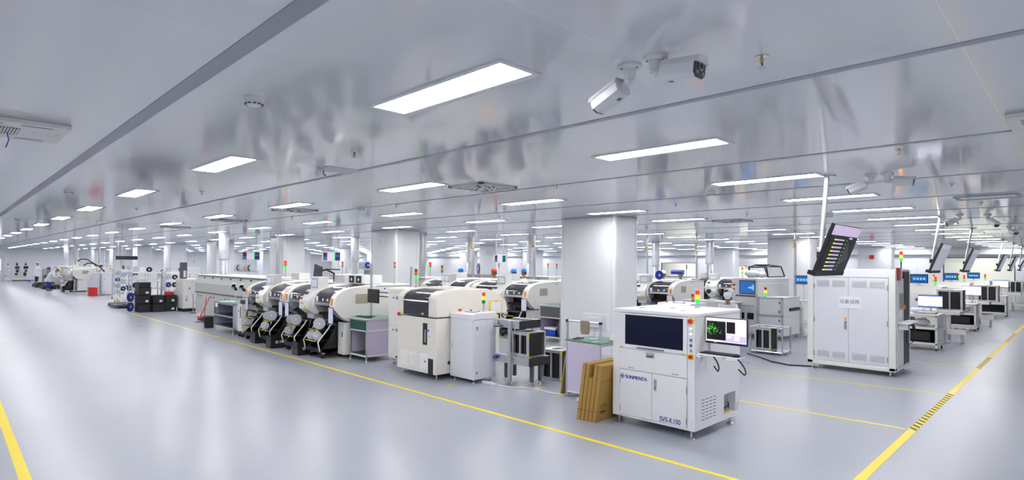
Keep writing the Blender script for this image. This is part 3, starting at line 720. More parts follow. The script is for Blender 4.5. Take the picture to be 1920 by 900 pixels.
# ---------------------------------------------------------------- cream solder paste printer
t = thing('paste_printer', 'cream solder paste printer with curved dark window, left of the pale grey loader', 'printer', (5.93, 7.72, 0))
with part('body', t, bev=.012) as p:
    p.box(0, 1.45, 0, 1.13, .1, 1.04, 'cream'); p.box(.5, 1.5, .03, 1.1, .16, .9, 'cream')
    p.box(-.004, .002, .02, 1.11, .1, .4, 'offwhite')
with part('hood', t, bev=.012, smooth=True) as p:
    prof = [(0, 1.06), (0, 1.38), (.05, 1.45), (.16, 1.5), (.5, 1.525), (1.15, 1.52), (1.4, 1.46), (1.62, 1.3), (1.68, 1.16), (1.66, 1.06)]
    for y0, y1 in ((0, .22), (.95, 1.13)): p.ext(prof, 'y', y0, y1, 'cream')
    p.ext([(.04, 1.06), (.04, 1.36), (.1, 1.43), (.5, 1.5), (1.15, 1.5), (1.4, 1.44), (1.6, 1.3), (1.64, 1.06)], 'y', .22, .95, 'cream')
with part('window', t, smooth=True) as p: p.ext([(-.005, 1.075), (-.005, 1.36), (.04, 1.425), (.14, 1.48), (.42, 1.512), (.42, 1.5), (.14, 1.46), (.05, 1.36), (.04, 1.075)], 'y', .225, .945, 'canopy'); p.box(-.008, -.004, .34, .4, 1.09, 1.12, 'yellow')
for y0 in (.22, .55, .8):
    with part('louvre', t) as p:
        for k in range(8): p.ext([(-.012, .18+k*.032), (-.002, .18+k*.032), (-.002, .2+k*.032)], 'y', y0, y0+.2, 'offwhite')
with part('slot_window', t) as p: p.box(-.006, .002, .24, .36, .58, .95, 'black'); p.box(-.008, -.004, .27, .31, .62, .84, 'grey'); p.cyl((-.01, .2, .83), (-.004, .2, .83), .02, 'blue', 14); p.box(-.006, 0, .13, .18, .66, .88, 'paper'); p.box(-.0065, 0, .14, .17, .7, .75, 'yellow')
with part('outlet', t) as p: p.box(-.006, .02, .06, .2, .1, .36, 'black'); p.cyl((-.01, .28, .3), (-.004, .28, .3), .02, 'blue', 14); p.box(-.006, 0, .22, .26, .14, .34, 'paper')
estop(t, 0, 1.06, 1.06, .03)
with part('side_port', t, smooth=True) as p: p.cyl((.28, -.008, .28), (.28, 0, .28), .035, 'steel', 18); p.cyl((.28, -.01, .28), (.28, -.006, .28), .022, 'black', 16)
with part('document_holder', t, bev=.003) as p: p.box(1.2, 1.52, -.012, -.002, 1.06, 1.3, 'yellow'); p.box(1.24, 1.5, -.016, -.01, 1.08, 1.28, 'paper'); p.cyl((1.37, -.02, 1.29), (1.37, -.012, 1.29), .012, 'red', 10)
feet(t, [(.1, .1), (.1, 1.03), (1.3, .1), (1.3, 1.03)], .12, .04)
tower(t, .9, 1.0, 1.5, .3, (), .022, 'alu')
# cream box machine behind
t = thing('cleaning_unit', 'tall cream louvred unit between the cream printer and the green drawer desk', 'machine', (6.3, 8.92, 0))
with part('body', t, bev=.04) as p: p.box(0, 1.5, 0, .83, .1, 1.49, 'cream')
with part('door', t, bev=.004) as p: p.box(-.008, 0, .05, .78, .78, 1.38, 'offwhite'); p.box(-.008, 0, .05, .78, .14, .74, 'offwhite')
for q in (0, 1):
    with part('louvre', t) as p:
      for k in range(10):
        z = .22+k*.022 + (.62 if q else 0)
        p.box(-.012, -.006, .3, .62, z, z+.007, 'cream')
with part('switch', t) as p:
    for z in (1.3, .68): p.cyl((-.012, .62, z), (-.02, .62, z), .016, 'black', 12); p.box(-.014, -.006, .42, .54, z-.03, z+.03, 'grey')
tower(t, .5, .6, 1.49, .17, ('green',), .032)
feet(t, [(.1, .1), (.1, .73), (1.3, .1), (1.3, .73)], .12, .04)
with part('hose', t, smooth=True) as p: p.tube([(-.01, .5, .16), (-.05, .45, .19), (-.06, .3, .16), (-.03, .2, .1), (-.06, .12, .03), (-.04, .05, .02)], .012, 'black', 7)
# ---------------------------------------------------------------- drawer desk
def drawer_desk(label, loc, side='lilac', drawer='green', w=.68, d=.66, h=.87):
    t = thing('drawer_desk', label, 'desk', loc)
    with part('frame', t, bev=.003) as p:
        for x in (0, d-.03):
            for y in (0, w-.03): p.box(x, x+.03, y, y+.03, .02, h-.03, 'alu')
        for z in (.1, .6): p.box(0, .03, 0, w, z, z+.03, 'offwhite'); p.box(0, d, 0, .03, z, z+.03, 'offwhite'); p.box(0, d, w-.03, w, z, z+.03, 'alu')
        p.box(0, d, 0, w, h-.06, h-.03, 'alu')
    with part('side_panel', t) as p:
        p.box(.03, d-.03, .008, .018, .13, .6, side); p.box(.03, d-.03, .008, .018, .63, h-.06, side); p.box(.03, d-.03, w-.018, w-.008, .13, h-.06, side); p.box(d-.018, d-.008, .03, w-.03, .13, h-.06, side)
    with part('drawer', t, bev=.003) as p: p.box(-.012, .5, .035, w-.03, .63, h-.06, drawer)
    with part('shelf', t) as p: p.box(.02, d-.02, .02, w-.02, .13, .15, 'green')
    with part('worktop', t, bev=.003) as p: p.box(-.015, d+.015, -.015, w+.015, h-.03, h-.008, 'offwhite'); p.box(-.012, d+.012, -.012, w+.012, h-.008, h, 'matgreen')
    with part('computer', t, bev=.004) as p: p.box(.12, .5, .05, .2, .15, .52, 'black'); p.box(.115, .12, .06, .19, .2, .5, 'darkgrey')
    feet(t, [(.015, .015), (.015, w-.015), (d-.015, .015), (d-.015, w-.015)], .04, .022)
    return t
drawer_desk('lilac desk with green drawer holding a small black screen, left of the cream louvred unit', (6.02, 10.07, 0), w=.645)
t = thing('monitor', 'small black screen on a tall aluminium post on the green drawer desk', 'monitor', (6.33, 10.42, .87))
with part('post', t, bev=.003) as p: p.box(-.02, .02, -.02, .02, .008, 1.07, 'alu'); p.box(-.07, .07, -.06, .06, 0, .012, 'black')
with part('panel', t, bev=.004) as p: p.box(-.07, -.03, -.36, .03, .29, .57, 'black'); p.box(-.03, -.02, -.04, .04, .38, .46, 'black')
with part('arm', t, bev=.003) as p: p.box(0, .02, -.6, 0, .5, .52, 'black'); p.box(0, .02, -.6, 0, .42, .44, 'black')
with part('barrier_post', None, bev=.003) as p: p.box(-.02, .02, -.02, .02, 0, 1.9, 'alu'); p.box(-.06, .06, -.06, .06, 0, .01, 'black')
p.obj.location = (6.95, 9.9, 0); tag(p.obj, 'thin dark aluminium post standing in front of the second column', 'post')
keyboard('black keyboard on the green drawer desk', (6.16, 10.4, .87), PI/2)
# ---------------------------------------------------------------- pick and place machines
def arc(p0, p1, p2, n=8):
    return [tuple((1-t)**2*a+2*t*(1-t)*b+t*t*c for a, b, c in zip(p0, p1, p2)) for t in [i/n for i in range(n+1)]]
NOSE = arc((-.25, 1.16), (-.22, 1.40), (.18, 1.46), 7) + [(.5, 1.49), (1.75, 1.49), (1.75, .8), (.06, .76), (-.1, .86), (-.25, 1.02)]
def placer(label, loc, pods=True, group='pick and place machines'):
    """twin pick and place machine: two dark curved canopies with a control console between them"""
    t = thing('placement_machine', label, 'placement machine', loc, 0, group)
    with part('lower_body', t, bev=.006) as p:
        p.box(.25, 1.7, .03, 2.32, .1, .78, 'offwhite')
        for y0, y1 in ((.02, .3), (.98, 1.32), (2.15, 2.33)): p.box(.0, .3, y0, y1, .08, .74, 'offwhite')
        p.box(.27, .4, .1, 2.2, .74, .8, 'lightgrey')
    with part('side_door', t, bev=.004) as p: p.box(.03, .8, .012, .03, .1, .72, 'offwhite'); p.box(-.006, 0, .05, .27, .1, .71, 'offwhite'); p.box(-.012, -.004, .09, .13, .44, .54, 'darkgrey'); p.box(-.01, -.004, .07, .11, .11, .15, 'yellow')
    with part('hood', t, bev=.01, smooth=True) as p:
        for y0, y1 in ((0, .2), (.9, 1.4), (2.14, 2.35)): p.ext(NOSE, 'y', y0, y1, 'offwhite')
        p.ext([(.25, .8), (.25, 1.3), (.3, 1.4), (.5, 1.455), (1.74, 1.465), (1.74, .8)], 'y', .1, 2.25, 'offwhite')
        p.box(.7, 1.75, 0, 2.35, 1.46, 1.5, 'white'); p.box(.9, 1.2, 1.7, 2.2, 1.5, 1.68, 'offwhite')
    with part('side_window', t) as p: p.ext([(.22+.32*q, 1.12+.2*r) for q, r in ((0, .12), (.06, 0), (.94, 0), (1, .12), (1, .88), (.94, 1), (.06, 1), (0, .88))], 'y', -.004, .002, 'bronzeglass')
    with part('badge', t, smooth=True) as p: p.cyl((.92, -.006, 1.42), (.92, 0, 1.42), .018, 'blue', 12)
    for y0 in (.2, 1.4):
        y1 = y0+(.7 if y0 < 1 else .74)
        with part('canopy', t, smooth=True) as p:
            out = [(-.22, 1.14)] + arc((-.22, 1.2), (-.19, 1.385), (.18, 1.445), 7) + [(.5, 1.475), (.95, 1.482)]
            inn = [(q+.03, r-.02) for q, r in reversed(out)]
            p.ext(out+inn, 'y', y0, y1, 'canopy')
            for k in (.12, .32): p.box(-.226, -.218, y0+k, y0+k+.05, 1.17, 1.22, 's_greypale')
            p.box(-.226, -.218, y1-.14, y1-.05, 1.15, 1.26, 'paper')
        with part('feeder_opening', t) as p:
            p.box(.19, .27, y0, y1, .2, .78, 'black'); p.box(.12, .27, y0, y1, .78, 1.3, 'black'); p.box(-.23, -.16, y0, y1, 1.08, 1.14, 'steel'); p.box(-.04, .25, y0, y1, .78, .86, 'black')
            rn = random.Random(int(y0*10))
            for k in range(14): q = y0+.03+k*(y1-y0-.06)/14; p.box(-.16, .06, q, q+.02, .86, .86+rn.uniform(.04, .09), 'black')
    with part('console', t, bev=.012, smooth=True) as p:
        p.ext([(-.36, .98), (-.36, 1.16), (-.26, 1.26), (-.2, 1.36), (-.05, 1.4), (.1, 1.4), (.1, .86), (-.2, .86)], 'y', .94, 1.36, 'offwhite')
        p.box(-.2, .1, 1.0, 1.3, .76, .9, 'lightgrey')
    with part('console_label', t) as p: p.box(-.366, -.358, 1.0, 1.1, .99, 1.04, 'yellow')
    with part('display', t) as p: p.box(-.27, -.2, 1.2, 1.3, 1.28, 1.34, 'darkgrey')
    for k in range(3):
        with part('push_button', t) as p: p.box(-.364, -.358, 1.15+k*.055, 1.18+k*.055, 1.08, 1.11, 'grey')
    with part('emergency_stop', t, smooth=True) as p: p.cyl((-.33, 1.26, 1.2), (-.37, 1.26, 1.19), .018, 'red', 12)
    if pods:
        with part('operator_screen', t, bev=.012) as p:
            p.box(-.12, .12, .96, 1.32, 1.38, 1.66, 'offwhite'); p.box(-.126, -.118, 1.0, 1.28, 1.42, 1.62, 'grey'); p.box(-.128, -.12, 1.02, 1.26, 1.44, 1.6, 's_greypale')
    for y in (.1, 2.24):
        with part('door_handle', t, bev=.004) as p: p.box(-.262, -.24, y-.03, y+.03, 1.1, 1.24, 'orange')
    for y in (.13, 2.2):
        with part('notice_sheet', t) as p: p.box(-.258, -.246, y-.1, y+.1, .72, 1.06, 'inkblue'); p.box(-.262, -.25, y-.09, y+.09, .735, 1.045, 'panel')
    feet(t, [(.35, .2), (.35, 2.1), (1.5, .2), (1.5, 2.1)], .12, .05)
    tower(t, 1.5, .5, 1.5, .36, (), .022, 'alu')
    return t
mk('bronzeglass', (.40, .36, .30), .15)
PN = [placer('white twin placement machine beside the green drawer desk, right one of the near pair', (5.93, 10.74, 0))]
for loc, l in [((5.93, 13.15, 0), 'white twin placement machine left of the near pair, beside the open lilac bench'),
               ((11.3, 10.45, 0), 'placement machine in the second row, just left of the nearest column'),
               ((11.3, 12.9, 0), 'placement machine in the second row behind the cream printer'),
               ((16.3, 9.0, 0), 'placement machine in the third row, just right of the nearest column'),
               ((21.9, 9.35, 0), 'placement machine in the fourth row, left of the blue screen inspection cabinet'),
               ((6.15, 44.0, 0), 'distant placement machine beside the worker bending at far left'),
               ((11.3, 44.0, 0), 'distant placement machine in the second row at far left'),
               ((16.3, 11.5, 0), 'placement machine in the third row, hidden mostly by the nearest column'),
               ]:
    PN.append(dup(PN[0], loc, None, l))
# feeder trolleys, reels, waste bins
def trolley(label, loc):
    t = thing('feeder_trolley', label, 'feeder trolley', loc, 0, 'black feeder trolleys')
    with part('frame', t, bev=.006) as p:
        p.box(-.28, .25, 0, .62, .12, .2, 'black')
        for y in (0, .6): p.ext([(-.24, .12), (.25, .12), (.25, .7), (.08, .7), (-.1, .36), (-.24, .22)], 'y', y, y+.02, 'black')
        p.box(.18, .25, 0, .62, .12, .70, 'black'); p.box(-.08, .2, .02, .6, .66, .70, 'charcoal')
    for x, z in ((-.34, .36), (-.27, .58)):
        with part('shelf', t) as p: p.box(x, x+.3, .02, .6, z-.012, z, 'black'); p.box(x-.006, x, .1, .52, z-.014, z, 'yellow')
    for y in (-.012, .632):
        with part('push_bar', t, smooth=True) as p: p.tube([(-.06, y, .7), (-.14, y, .58), (-.3, y, .40), (-.34, y, .34), (-.3, y, .16)], .014, 'offwhite', 8)
    with part('hose', t, smooth=True) as p: p.tube([(.0, .6, .7), (-.2, .6, .74), (-.26, .5, .66), (-.22, .6, .55), (-.1, .64, .5)], .016, 'black', 7)
    for x in (-.2, .18):
        for y in (.06, .56):
            with part('caster', t, smooth=True) as p: p.cyl((x, y-.018, .055), (x, y+.018, .055), .055, 'rubber', 14); p.box(x-.025, x+.025, y-.025, y+.025, .08, .125, 'steel')
    return t
def reel(label, loc, r=.13, m='reelgrey', rz=0, group='component tape reels', name='component_reel'):
    t = thing(name, label, 'reel', loc, rz, group)
    for y in (-.012, .012):
        with part('flange', t, smooth=True) as p:
            n = 28; c0 = lambda k, q, yy: (q*math.cos(2*PI*k/n), yy, q*math.sin(2*PI*k/n)+r)
            vs = []
            for k in range(n): vs += [c0(k, r, y-.0015), c0(k, r, y+.0015), c0(k, r*.32, y-.0015), c0(k, r*.32, y+.0015)]
            fs = []
            for k in range(n):
                a_, b_ = 4*k, 4*((k+1) % n); fs += [(a_, b_, b_+1, a_+1), (a_+2, a_+3, b_+3, b_+2), (a_, a_+2, b_+2, b_), (a_+1, b_+1, b_+3, a_+3)]
            p.add(vs, fs, m)
    with part('tape_coil', t, smooth=True) as p: p.cyl((0, -.01, r), (0, .01, r), r*(.62 if m == 'reelblue' else .9), 'film' if m != 'reelblue' else 'darkgrey', 22); p.cyl((0, -.02, r), (0, .02, r), r*.2, 'paper', 14)
    return t
def feeder_bin(label, loc, txt=True):
    t = thing('plastic_bin', label, 'bin', loc, 0, 'black bins under the feeder trolleys')
    with part('tub', t, bev=.006) as p:
        p.box(0, .44, 0, .3, 0, .012, 'black')
        for x in (0, .43): p.box(x, x+.012, 0, .3, 0, .27, 'black')
        for y in (0, .29): p.box(0, .44, y, y+.012, 0, .27, 'black')
        p.box(-.008, .45, -.008, .0, .25, .27, 'black'); p.box(-.008, .45, .3, .31, .25, .27, 'black'); p.box(-.008, 0, 0, .3, .25, .27, 'black'); p.box(-.004, 0, .08, .22, .17, .22, 'charcoal'); p.box(-.004, 0, .03, .27, .03, .14, 'charcoal')
    if txt:
        with part('printed_mark', t) as p:
            x0 = .1
            for a_, b_, c_, d_ in ((0, .06, 0, .012), (0, .06, .048, .06), (0, .012, 0, .06), (.048, .06, 0, .06), (.022, .038, .022, .038)): p.box(x0+a_, x0+b_, -.0095, -.0005, .11+c_, .11+d_, 'paper')
        text('lettering', 'RHSM', .075, 'paper', t, (.285, -.0012, .14), FACE_Y, bold=.001)
    return t
rn = random.Random(5)
TW = ['right trolley of the right near placement machine', 'left trolley of the right near placement machine', 'right trolley of the left near placement machine', 'left trolley of the left near placement machine']
TY = [11.07, 12.17, 13.48, 14.58]
for i, y in enumerate(TY):
    trolley('black feeder trolley with steel push bars, '+TW[i], (5.84, y, 0))
    if i in (0, 1, 2):
        for k, (dx, dy, dz, r) in enumerate([(-.21, .40, .36, .097), (-.14, .2, .58, .12), (-.21, .15, .36, .095) if i == 0 else (-.14, .45, .58, .1)]):
            reel('grey reel, %s, on the %s' % (['lower front', 'upper right', 'lower right' if i == 0 else 'small upper left'][k], TW[i]), (5.77+dx, y+dy, dz+.003), r, rz=rn.uniform(-.2, .2)-.5)
with part('lower_panel', None, bev=.004) as p: p.box(0, .02, 0, .3, 0, .4, 'panel')
p.obj.location = (5.78, 12.80, .001); tag(p.obj, 'pale blank panel standing between the two near placement machines', 'panel'); p.obj.name = 'loose_panel'
for x, y, l, tx in [(5.42, 11.78, 'black lettered bin on the floor between the trolleys, nearest of three', True), (5.40, 13.12, 'black lettered bin on the floor, middle of three along the placement machines', True), (5.46, 14.2, 'black plain bin on the floor, farthest of three along the placement machines', False)]:
    feeder_bin(l, (x, y, 0), tx)
t = thing('cart_module', 'narrow white wheeled module with slot at the left end of the near placement machines', 'module', (5.62, 15.55, 0))
with part('body', t, bev=.006) as p: p.box(0, .42, 0, .3, .16, .86, 'offwhite'); p.box(-.004, 0, .04, .1, .5, .8, 'darkgrey'); p.box(-.004, 0, .0, .3, .42, .425, 'grey'); p.box(-.006, 0, .17, .21, .66, .7, 'black')
with part('top_box', t, bev=.004) as p: p.box(.05, .3, .02, .25, .86, .97, 'darkgrey'); p.box(.045, .05, .04, .23, .88, .95, 'glassdark')
for x in (.06, .36):
    for y in (.05, .25):
        with part('caster', t, smooth=True) as p: p.cyl((x, y-.015, .05), (x, y+.015, .05), .05, 'rubber', 14); p.box(x-.02, x+.02, y-.02, y+.02, .06, .17, 'steel')
t = thing('desk_screen', 'dark screen seen from behind on an arm between the near placement machines', 'monitor', (6.55, 12.98, 1.503))
with part('arm', t, smooth=True) as p: p.tube([(.3, 0, 0), (.3, 0, .2), (.1, .02, .3), (0, .1, .26)], .025, 'black', 8); p.tube([(.28, -.3, .3), (.1, .02, .31)], .015, 'black', 6)
with part('panel', t, bev=.006) as p: p.T = Matrix.Rotation(.2, 4, 'X'); p.box(-.03, .0, .05, .45, .0, .36, 'charcoal')
t.name = 'operator_monitor'
t = thing('device_box', 'white box with two black fan grilles on top of the right near placement machine', 'device', (6.55, 11.15, 1.503))
with part('case', t, bev=.01) as p: p.box(0, .5, 0, .62, 0, .2, 'white')
with part('fan_grille', t) as p:
    for y in (.06, .36): p.box(-.006, .002, y, y+.2, .03, .18, 'black'); p.cyl((-.008, y+.1, .1), (-.004, y+.1, .1), .035, 'paper', 14)
# ---------------------------------------------------------------- open bench with lamps
t = thing('workbench', 'open lilac bench with green mats and two shelves in front of the long oven', 'workbench', (5.64, 16.2, 0))
with part('frame', t, bev=.003) as p:
    for x in (0, .62):
        for y in (0, 1.5): p.box(x, x+.03, y, y+.03, .02, .8, 'alu')
    for z in (.14, .44, .78): p.box(0, .03, 0, 1.53, z, z+.035, 'alu'); p.box(.62, .65, 0, 1.53, z, z+.035, 'alu'); p.box(0, .65, 0, .03, z, z+.035, 'alu'); p.box(0, .65, 1.5, 1.53, z, z+.035, 'alu')
with part('panel', t) as p: p.box(.03, .62, .008, .018, .17, .44, 'lilac'); p.box(.03, .62, .008, .018, .47, .78, 'lilac'); p.box(.632, .642, .03, 1.5, .17, .78, 'lilac'); p.box(.03, .62, 1.51, 1.52, .17, .78, 'lilac')
for z in (.17, .47):
    with part('shelf', t) as p: p.box(.02, .63, .02, 1.51, z, z+.014, 'green')
with part('worktop', t, bev=.003) as p: p.box(-.02, .67, -.02, 1.55, .815, .83, 'matgreen')
with part('notice', t) as p: p.box(-.004, 0, 1.2, 1.42, .68, .79, 'paper')
feet(t, [(.015, .015), (.015, 1.515), (.635, .015), (.635, 1.515)], .04, .022)
for i, y in enumerate((16.35, 16.95)):
    t = thing('magnifier_lamp', 'white angled magnifier lamp, %s one on the open lilac bench' % ('right' if i == 0 else 'left'), 'lamp', (5.95, y, .83), 0, 'magnifier lamps')
    with part('base', t, smooth=True) as p: p.cyl((0, 0, 0), (0, 0, .02), .07, 'white', 18)
    with part('stem', t, smooth=True) as p: p.tube([(0, 0, .02), (0, 0, .34), (-.02, .02, .38)], .014, 'lightgrey', 8); p.cyl((0, -.06, .36), (0, .05, .4), .04, 'black', 12)
    with part('head', t, bev=.008) as p: p.T = Matrix.Translation((-.04, .1, .44)) @ Matrix.Rotation(-.75, 4, 'X'); p.box(-.06, .06, -.13, .1, -.025, .025, 'white'); p.box(-.05, .05, -.12, .0, -.028, -.02, 'glassdark')
with part('paper_sheet', None) as p: p.box(-.2, .2, -.15, .15, 0, .004, 'paper')
p.obj.location = (5.9, 17.4, .83); tag(p.obj, 'white papers lying at the left end of the open lilac bench', 'paper')
with part('waste_bin', None, smooth=True) as p:
    n = 20; prof = [(.13, 0), (.16, .3), (.165, .3), (.165, .31), (.15, .31), (.125, .02)]
    p.lathe(prof, (0, 0, 0), 'black', 24)
p.obj.location = (5.75, 18.45, 0); tag(p.obj, 'black round waste bin on the floor left of the open lilac bench', 'bin')
t = thing('dustpan', 'black dustpan with red upright handle by the long oven', 'dustpan', (6.1, 20.4, 0))
with part('pan', t, bev=.004) as p: p.ext([(-.14, 0), (.12, 0), (.12, .16), (.09, .16), (.07, .02), (-.14, .01)], 'y', -.16, .16, 'black')
with part('handle', t, smooth=True) as p: p.cyl((.09, 0, .14), (.14, -.05, .78), .012, 'red', 8)
t = thing('broom', 'red handled broom leaning against the long oven', 'broom', (6.25, 21.0, 0))
with part('handle', t, smooth=True) as p: p.cyl((0, 0, .1), (.3, .0, .78), .012, 'red', 8)
with part('head', t, bev=.004) as p: p.box(-.04, .04, -.14, .14, .05, .12, 'red'); p.box(-.03, .03, -.13, .13, 0, .05, 'black')
# ---------------------------------------------------------------- reflow ovens
def oven(label, loc, ln=6.5, w=1.4, h=1.48):
    t = thing('reflow_oven', label, 'oven', loc, 0, 'long reflow ovens')
    with part('lower_body', t, bev=.01) as p: p.box(.02, w-.02, .05, ln-.05, .1, .86, 'ovengrey')
    with part('hood', t, bev=.03) as p: p.ext([(0, .88), (0, 1.2), (.12, h), (w-.12, h), (w, 1.2), (w, .88)], 'y', 0, ln, 'ovengrey'); p.box(-.004, w, .02, ln-.02, h, h+.02, 'white')
    with part('seam', t) as p: p.box(-.008, .0, .05, ln-.05, .86, .885, 'darkgrey')
    with part('latch', t) as p:
        for k in range(7): p.cyl((.09, .5+k*ln/7.6, 1.40), (.05, .5+k*ln/7.6, 1.38), .022, 'black', 10)
        for k in range(5):
            for q in (0, .28): p.cyl((.012, .4+k*1.35+q, .74), (.022, .4+k*1.35+q, .74), .028, 'black', 10)
    with part('end_box', t, bev=.01) as p: p.box(.2, w-.2, -.3, 0, .5, 1.1, 'ovengrey')
    feet(t, [(.15, .3), (.15, ln-.3), (w-.15, .3), (w-.15, ln-.3), (.15, ln/2), (w-.15, ln/2)], .12, .05)
    with part('signal_beacon', t, smooth=True) as p: p.cyl((-.02, 1.1, 1.2), (-.02, 1.1, 1.3), .05, 'yellow', 16); p.cyl((-.02, 1.1, 1.08), (-.02, 1.1, 1.2), .035, 'panel', 14)
    tower(t, w*.6, .7, h, .28, ('green', 'red'), .04)
    return t
ov = oven('long grey reflow oven in the nearest row behind the open lilac bench', (6.68, 16.6, 0))
for loc, l in [((11.4, 15.6, 0), 'long oven in the second row with yellow warning sign, behind the cream louvred unit'), ((6.3, 50.2, 0), 'grey oven far left behind the standing worker'), ((16.4, 14.5, 0), 'long oven in the third row seen above the printer')]:
    dup(ov, loc, None, l)
with part('warning_sign', None) as p: p.box(-.006, 0, -.09, .09, 0, .16, 'yellow'); p.ext([(-.05, .03), (.05, .03), (.05, .05), (0, .13), (-.05, .05)], 'x', -.008, -.005, 'black')
p.obj.location = (11.39, 15.75, 1.06); tag(p.obj, 'yellow warning sticker on the oven end in the second row', 'sign')
def duct(label, x, y, z0, r=.17):
    t = thing('exhaust_duct', label, 'duct', (x, y, z0), 0, 'silver exhaust ducts')
    h = CEIL-z0
    with part('flexible_hose', t, smooth=False) as p:
        prof = []
        for k in range(25): prof += [(r*.82+(.012 if k % 2 else 0), k*h*.38/24)]
        p.lathe(prof, (0, 0, 0), 'duct', 22)
    with part('pipe', t, smooth=True) as p:
        p.lathe([(r, h*.38), (r, h)], (0, 0, 0), 'duct', 24)
        for z in (h*.38, h*.99): p.lathe([(r*1.06, z-.02), (r*1.06, z+.01)], (0, 0, 0), 'alu', 24)
        for k in range(6): p.box(-r*.8-.01, -r*.7, -r*.7, -r*.5, h*.5+k*.13, h*.5+k*.13+.06, 'lightgrey')
    return t
for x, y, z, l in [(7.3, 22.0, 1.503, 'wide silver exhaust duct rising from the long oven in the nearest row'), (12.1, 16.6, 1.503, 'silver duct on the second row oven right of the second column'), (12.1, 21.2, 1.503, 'silver duct on the second row oven left of the second column'), (17.2, 16.1, 1.503, 'silver duct on the third row oven left of the nearest column'), (17.2, 19.9, 1.503, 'silver duct on the third row oven farther left'), (7.0, 51.2, 1.503, 'silver duct on the farthest oven at left'), (7.0, 55.5, 1.503, 'silver duct at far left behind the standing worker'), (22.5, 13.5, 1.3, 'pale duct in the fourth row right of the nearest column'), (22.6, 11.03, 1.504, 'corrugated duct in the fourth row before the distant column')]:
    duct(l, x, y, z)
def utility_pole(label, x, y, brassy=True):
    t = thing('utility_pole', label, 'pole', (x, y, 0), 0, 'steel utility poles')
    with part('tube', t, smooth=True) as p: p.cyl((0, 0, 0), (0, 0, CEIL), .035, 'steel', 16); p.cyl((.09, .05, 1.3), (.09, .05, CEIL), .018, 'alu', 10); p.cyl((0, 0, 0), (0, 0, .015), .09, 'steel', 18)
    if brassy:
        with part('valve', t, smooth=True) as p: p.cyl((-.02, .0, 2.56), (-.12, 0, 2.56), .03, 'brass', 10); p.cyl((-.1, 0, 2.5), (-.1, 0, 2.75), .022, 'brass', 10); p.box(-.14, -.06, -.02, .02, 2.62, 2.66, 'brass')
    return t
for x, y, l in [(8.16, 19.4, 'steel pole with brass valve rising beside the near placement machines'), (13.35, 15.3, 'steel pole with brass valve right of the second column'), (13.4, 12.4, 'steel pole left of the nearest column'), (18.5, 11.45, 'steel pole just right of the nearest column'), (18.3, 9.4, 'steel pole above the third row placement machine'), (17.6, 5.98, 'white steel pole left of the tall cabinet with the blue screen'), (22.5, 7.6, 'far steel pole behind the tall cabinet'), (8.2, 50, 'steel pole at far left behind the bending worker'), (8.4, 44, 'steel pole at far left above the placement machine')]:
    utility_pole(l, x, y, y < 16.5)
# ---------------------------------------------------------------- nearest row beyond the oven
t = thing('oven_loader', 'off white cabinet with tall dark display left of the long oven', 'cabinet', (6.79, 24.9, 0))
with part('body', t, bev=.02) as p: p.box(0, .55, 0, 1.0, .12, 1.28, 'offwhite'); p.box(.05, .5, .05, .95, 0, .12, 'black')
with part('door', t, bev=.004) as p: p.box(.03, .52, -.008, 0, .16, .72, 'offwhite'); p.box(.03, .52, -.008, 0, .76, 1.24, 'offwhite'); p.box(.2, .24, -.014, -.004, .86, .94, 'darkgrey'); p.box(.1, .16, -.014, -.004, .4, .52, 'grey'); p.cyl((.42, -.012, .34), (.42, -.004, .34), .05, 'lightgrey', 16); p.box(.12, .16, -.014, -.004, .58, .61, 'black')
with part('screen', t, bev=.01) as p: p.box(.0, .16, .1, .5, 1.28, 1.92, 'darkgrey'); p.box(.03, .12, .094, .1, 1.34, 1.6, 's_greypale')
t = thing('paper_stand', 'white tilted document board between the cabinet and the long oven', 'stand', (6.9, 24.0, 0))
with part('board', t) as p: p.box(-.01, .01, -.28, .22, .7, 1.2, 'panel'); p.box(-.014, -.01, -.22, .16, .76, 1.14, 'paper')
with part('pole', t, smooth=True) as p: p.cyl((0, 0, 0), (0, 0, .72), .02, 'steel', 10); p.cyl((0, 0, 0), (0, 0, .02), .12, 'darkgrey', 16)
def crate(label, loc, m='black', n_lab=True, w=.62, d=.42, h=.3, name='plastic_crate', group='black plastic crates'):
    t = thing(name, label, 'crate', loc, 0, group)
    with part('tub', t, bev=.008) as p:
        p.box(0, d, 0, w, 0, .015, m)
        for x in (0, d-.015): p.box(x, x+.015, 0, w, 0, h, m)
        for y in (0, w-.015): p.box(0, d, y, y+.015, 0, h, m)
        for z in (h-.03, h*.5): p.box(-.012, d+.012, -.012, 0, z, z+.025, m); p.box(-.012, d+.012, w, w+.012, z, z+.025, m); p.box(-.012, 0, 0, w, z, z+.025, m)
    if n_lab:
        with part('white_label', t) as p: p.box(d*.55, d*.8, -.016, -.001, h*.2, h*.46, 'paper')
    return t
K = 0
for (x, y, n, lab) in [(5.44, 25.5, 3, 'left stack in front of the reel rack'), (5.88, 25.3, 2, 'middle stack in front of the reel rack'), (6.335, 25.45, 2, 'right stack beside the off white cabinet')]:
    for k in range(n):
        crate('black plastic crate, %s of the %s' % (['bottom', 'second', 'topmost'][k] if n == 3 else ['bottom', 'top'][k], lab), (x, y, k*.325), 'black', k in (1, 2) or (n == 2 and K > 3), .6, .38 if n == 2 else .41, .31); K += 1
t = crate('black open crate with white packages heaped on the left crate stack', (5.45, 25.52, .964), 'black', False, .56, .38, .18)
for i in range(3):
    with part('package', None, bev=.01) as p: p.box(.03, .34, .04+i*.17, .18+i*.17, .0, .2+.03*i, 'film')
    p.obj.location = (5.45, 25.53, .980); tag(p.obj, 'pale wrapped package, %s one in the open crate on the left stack' % ('right', 'middle', 'left')[i], 'package', 'packages in the open crate')
with part('red_box', None, bev=.006) as p: p.box(0, .24, 0, .3, 0, .12, 'red')
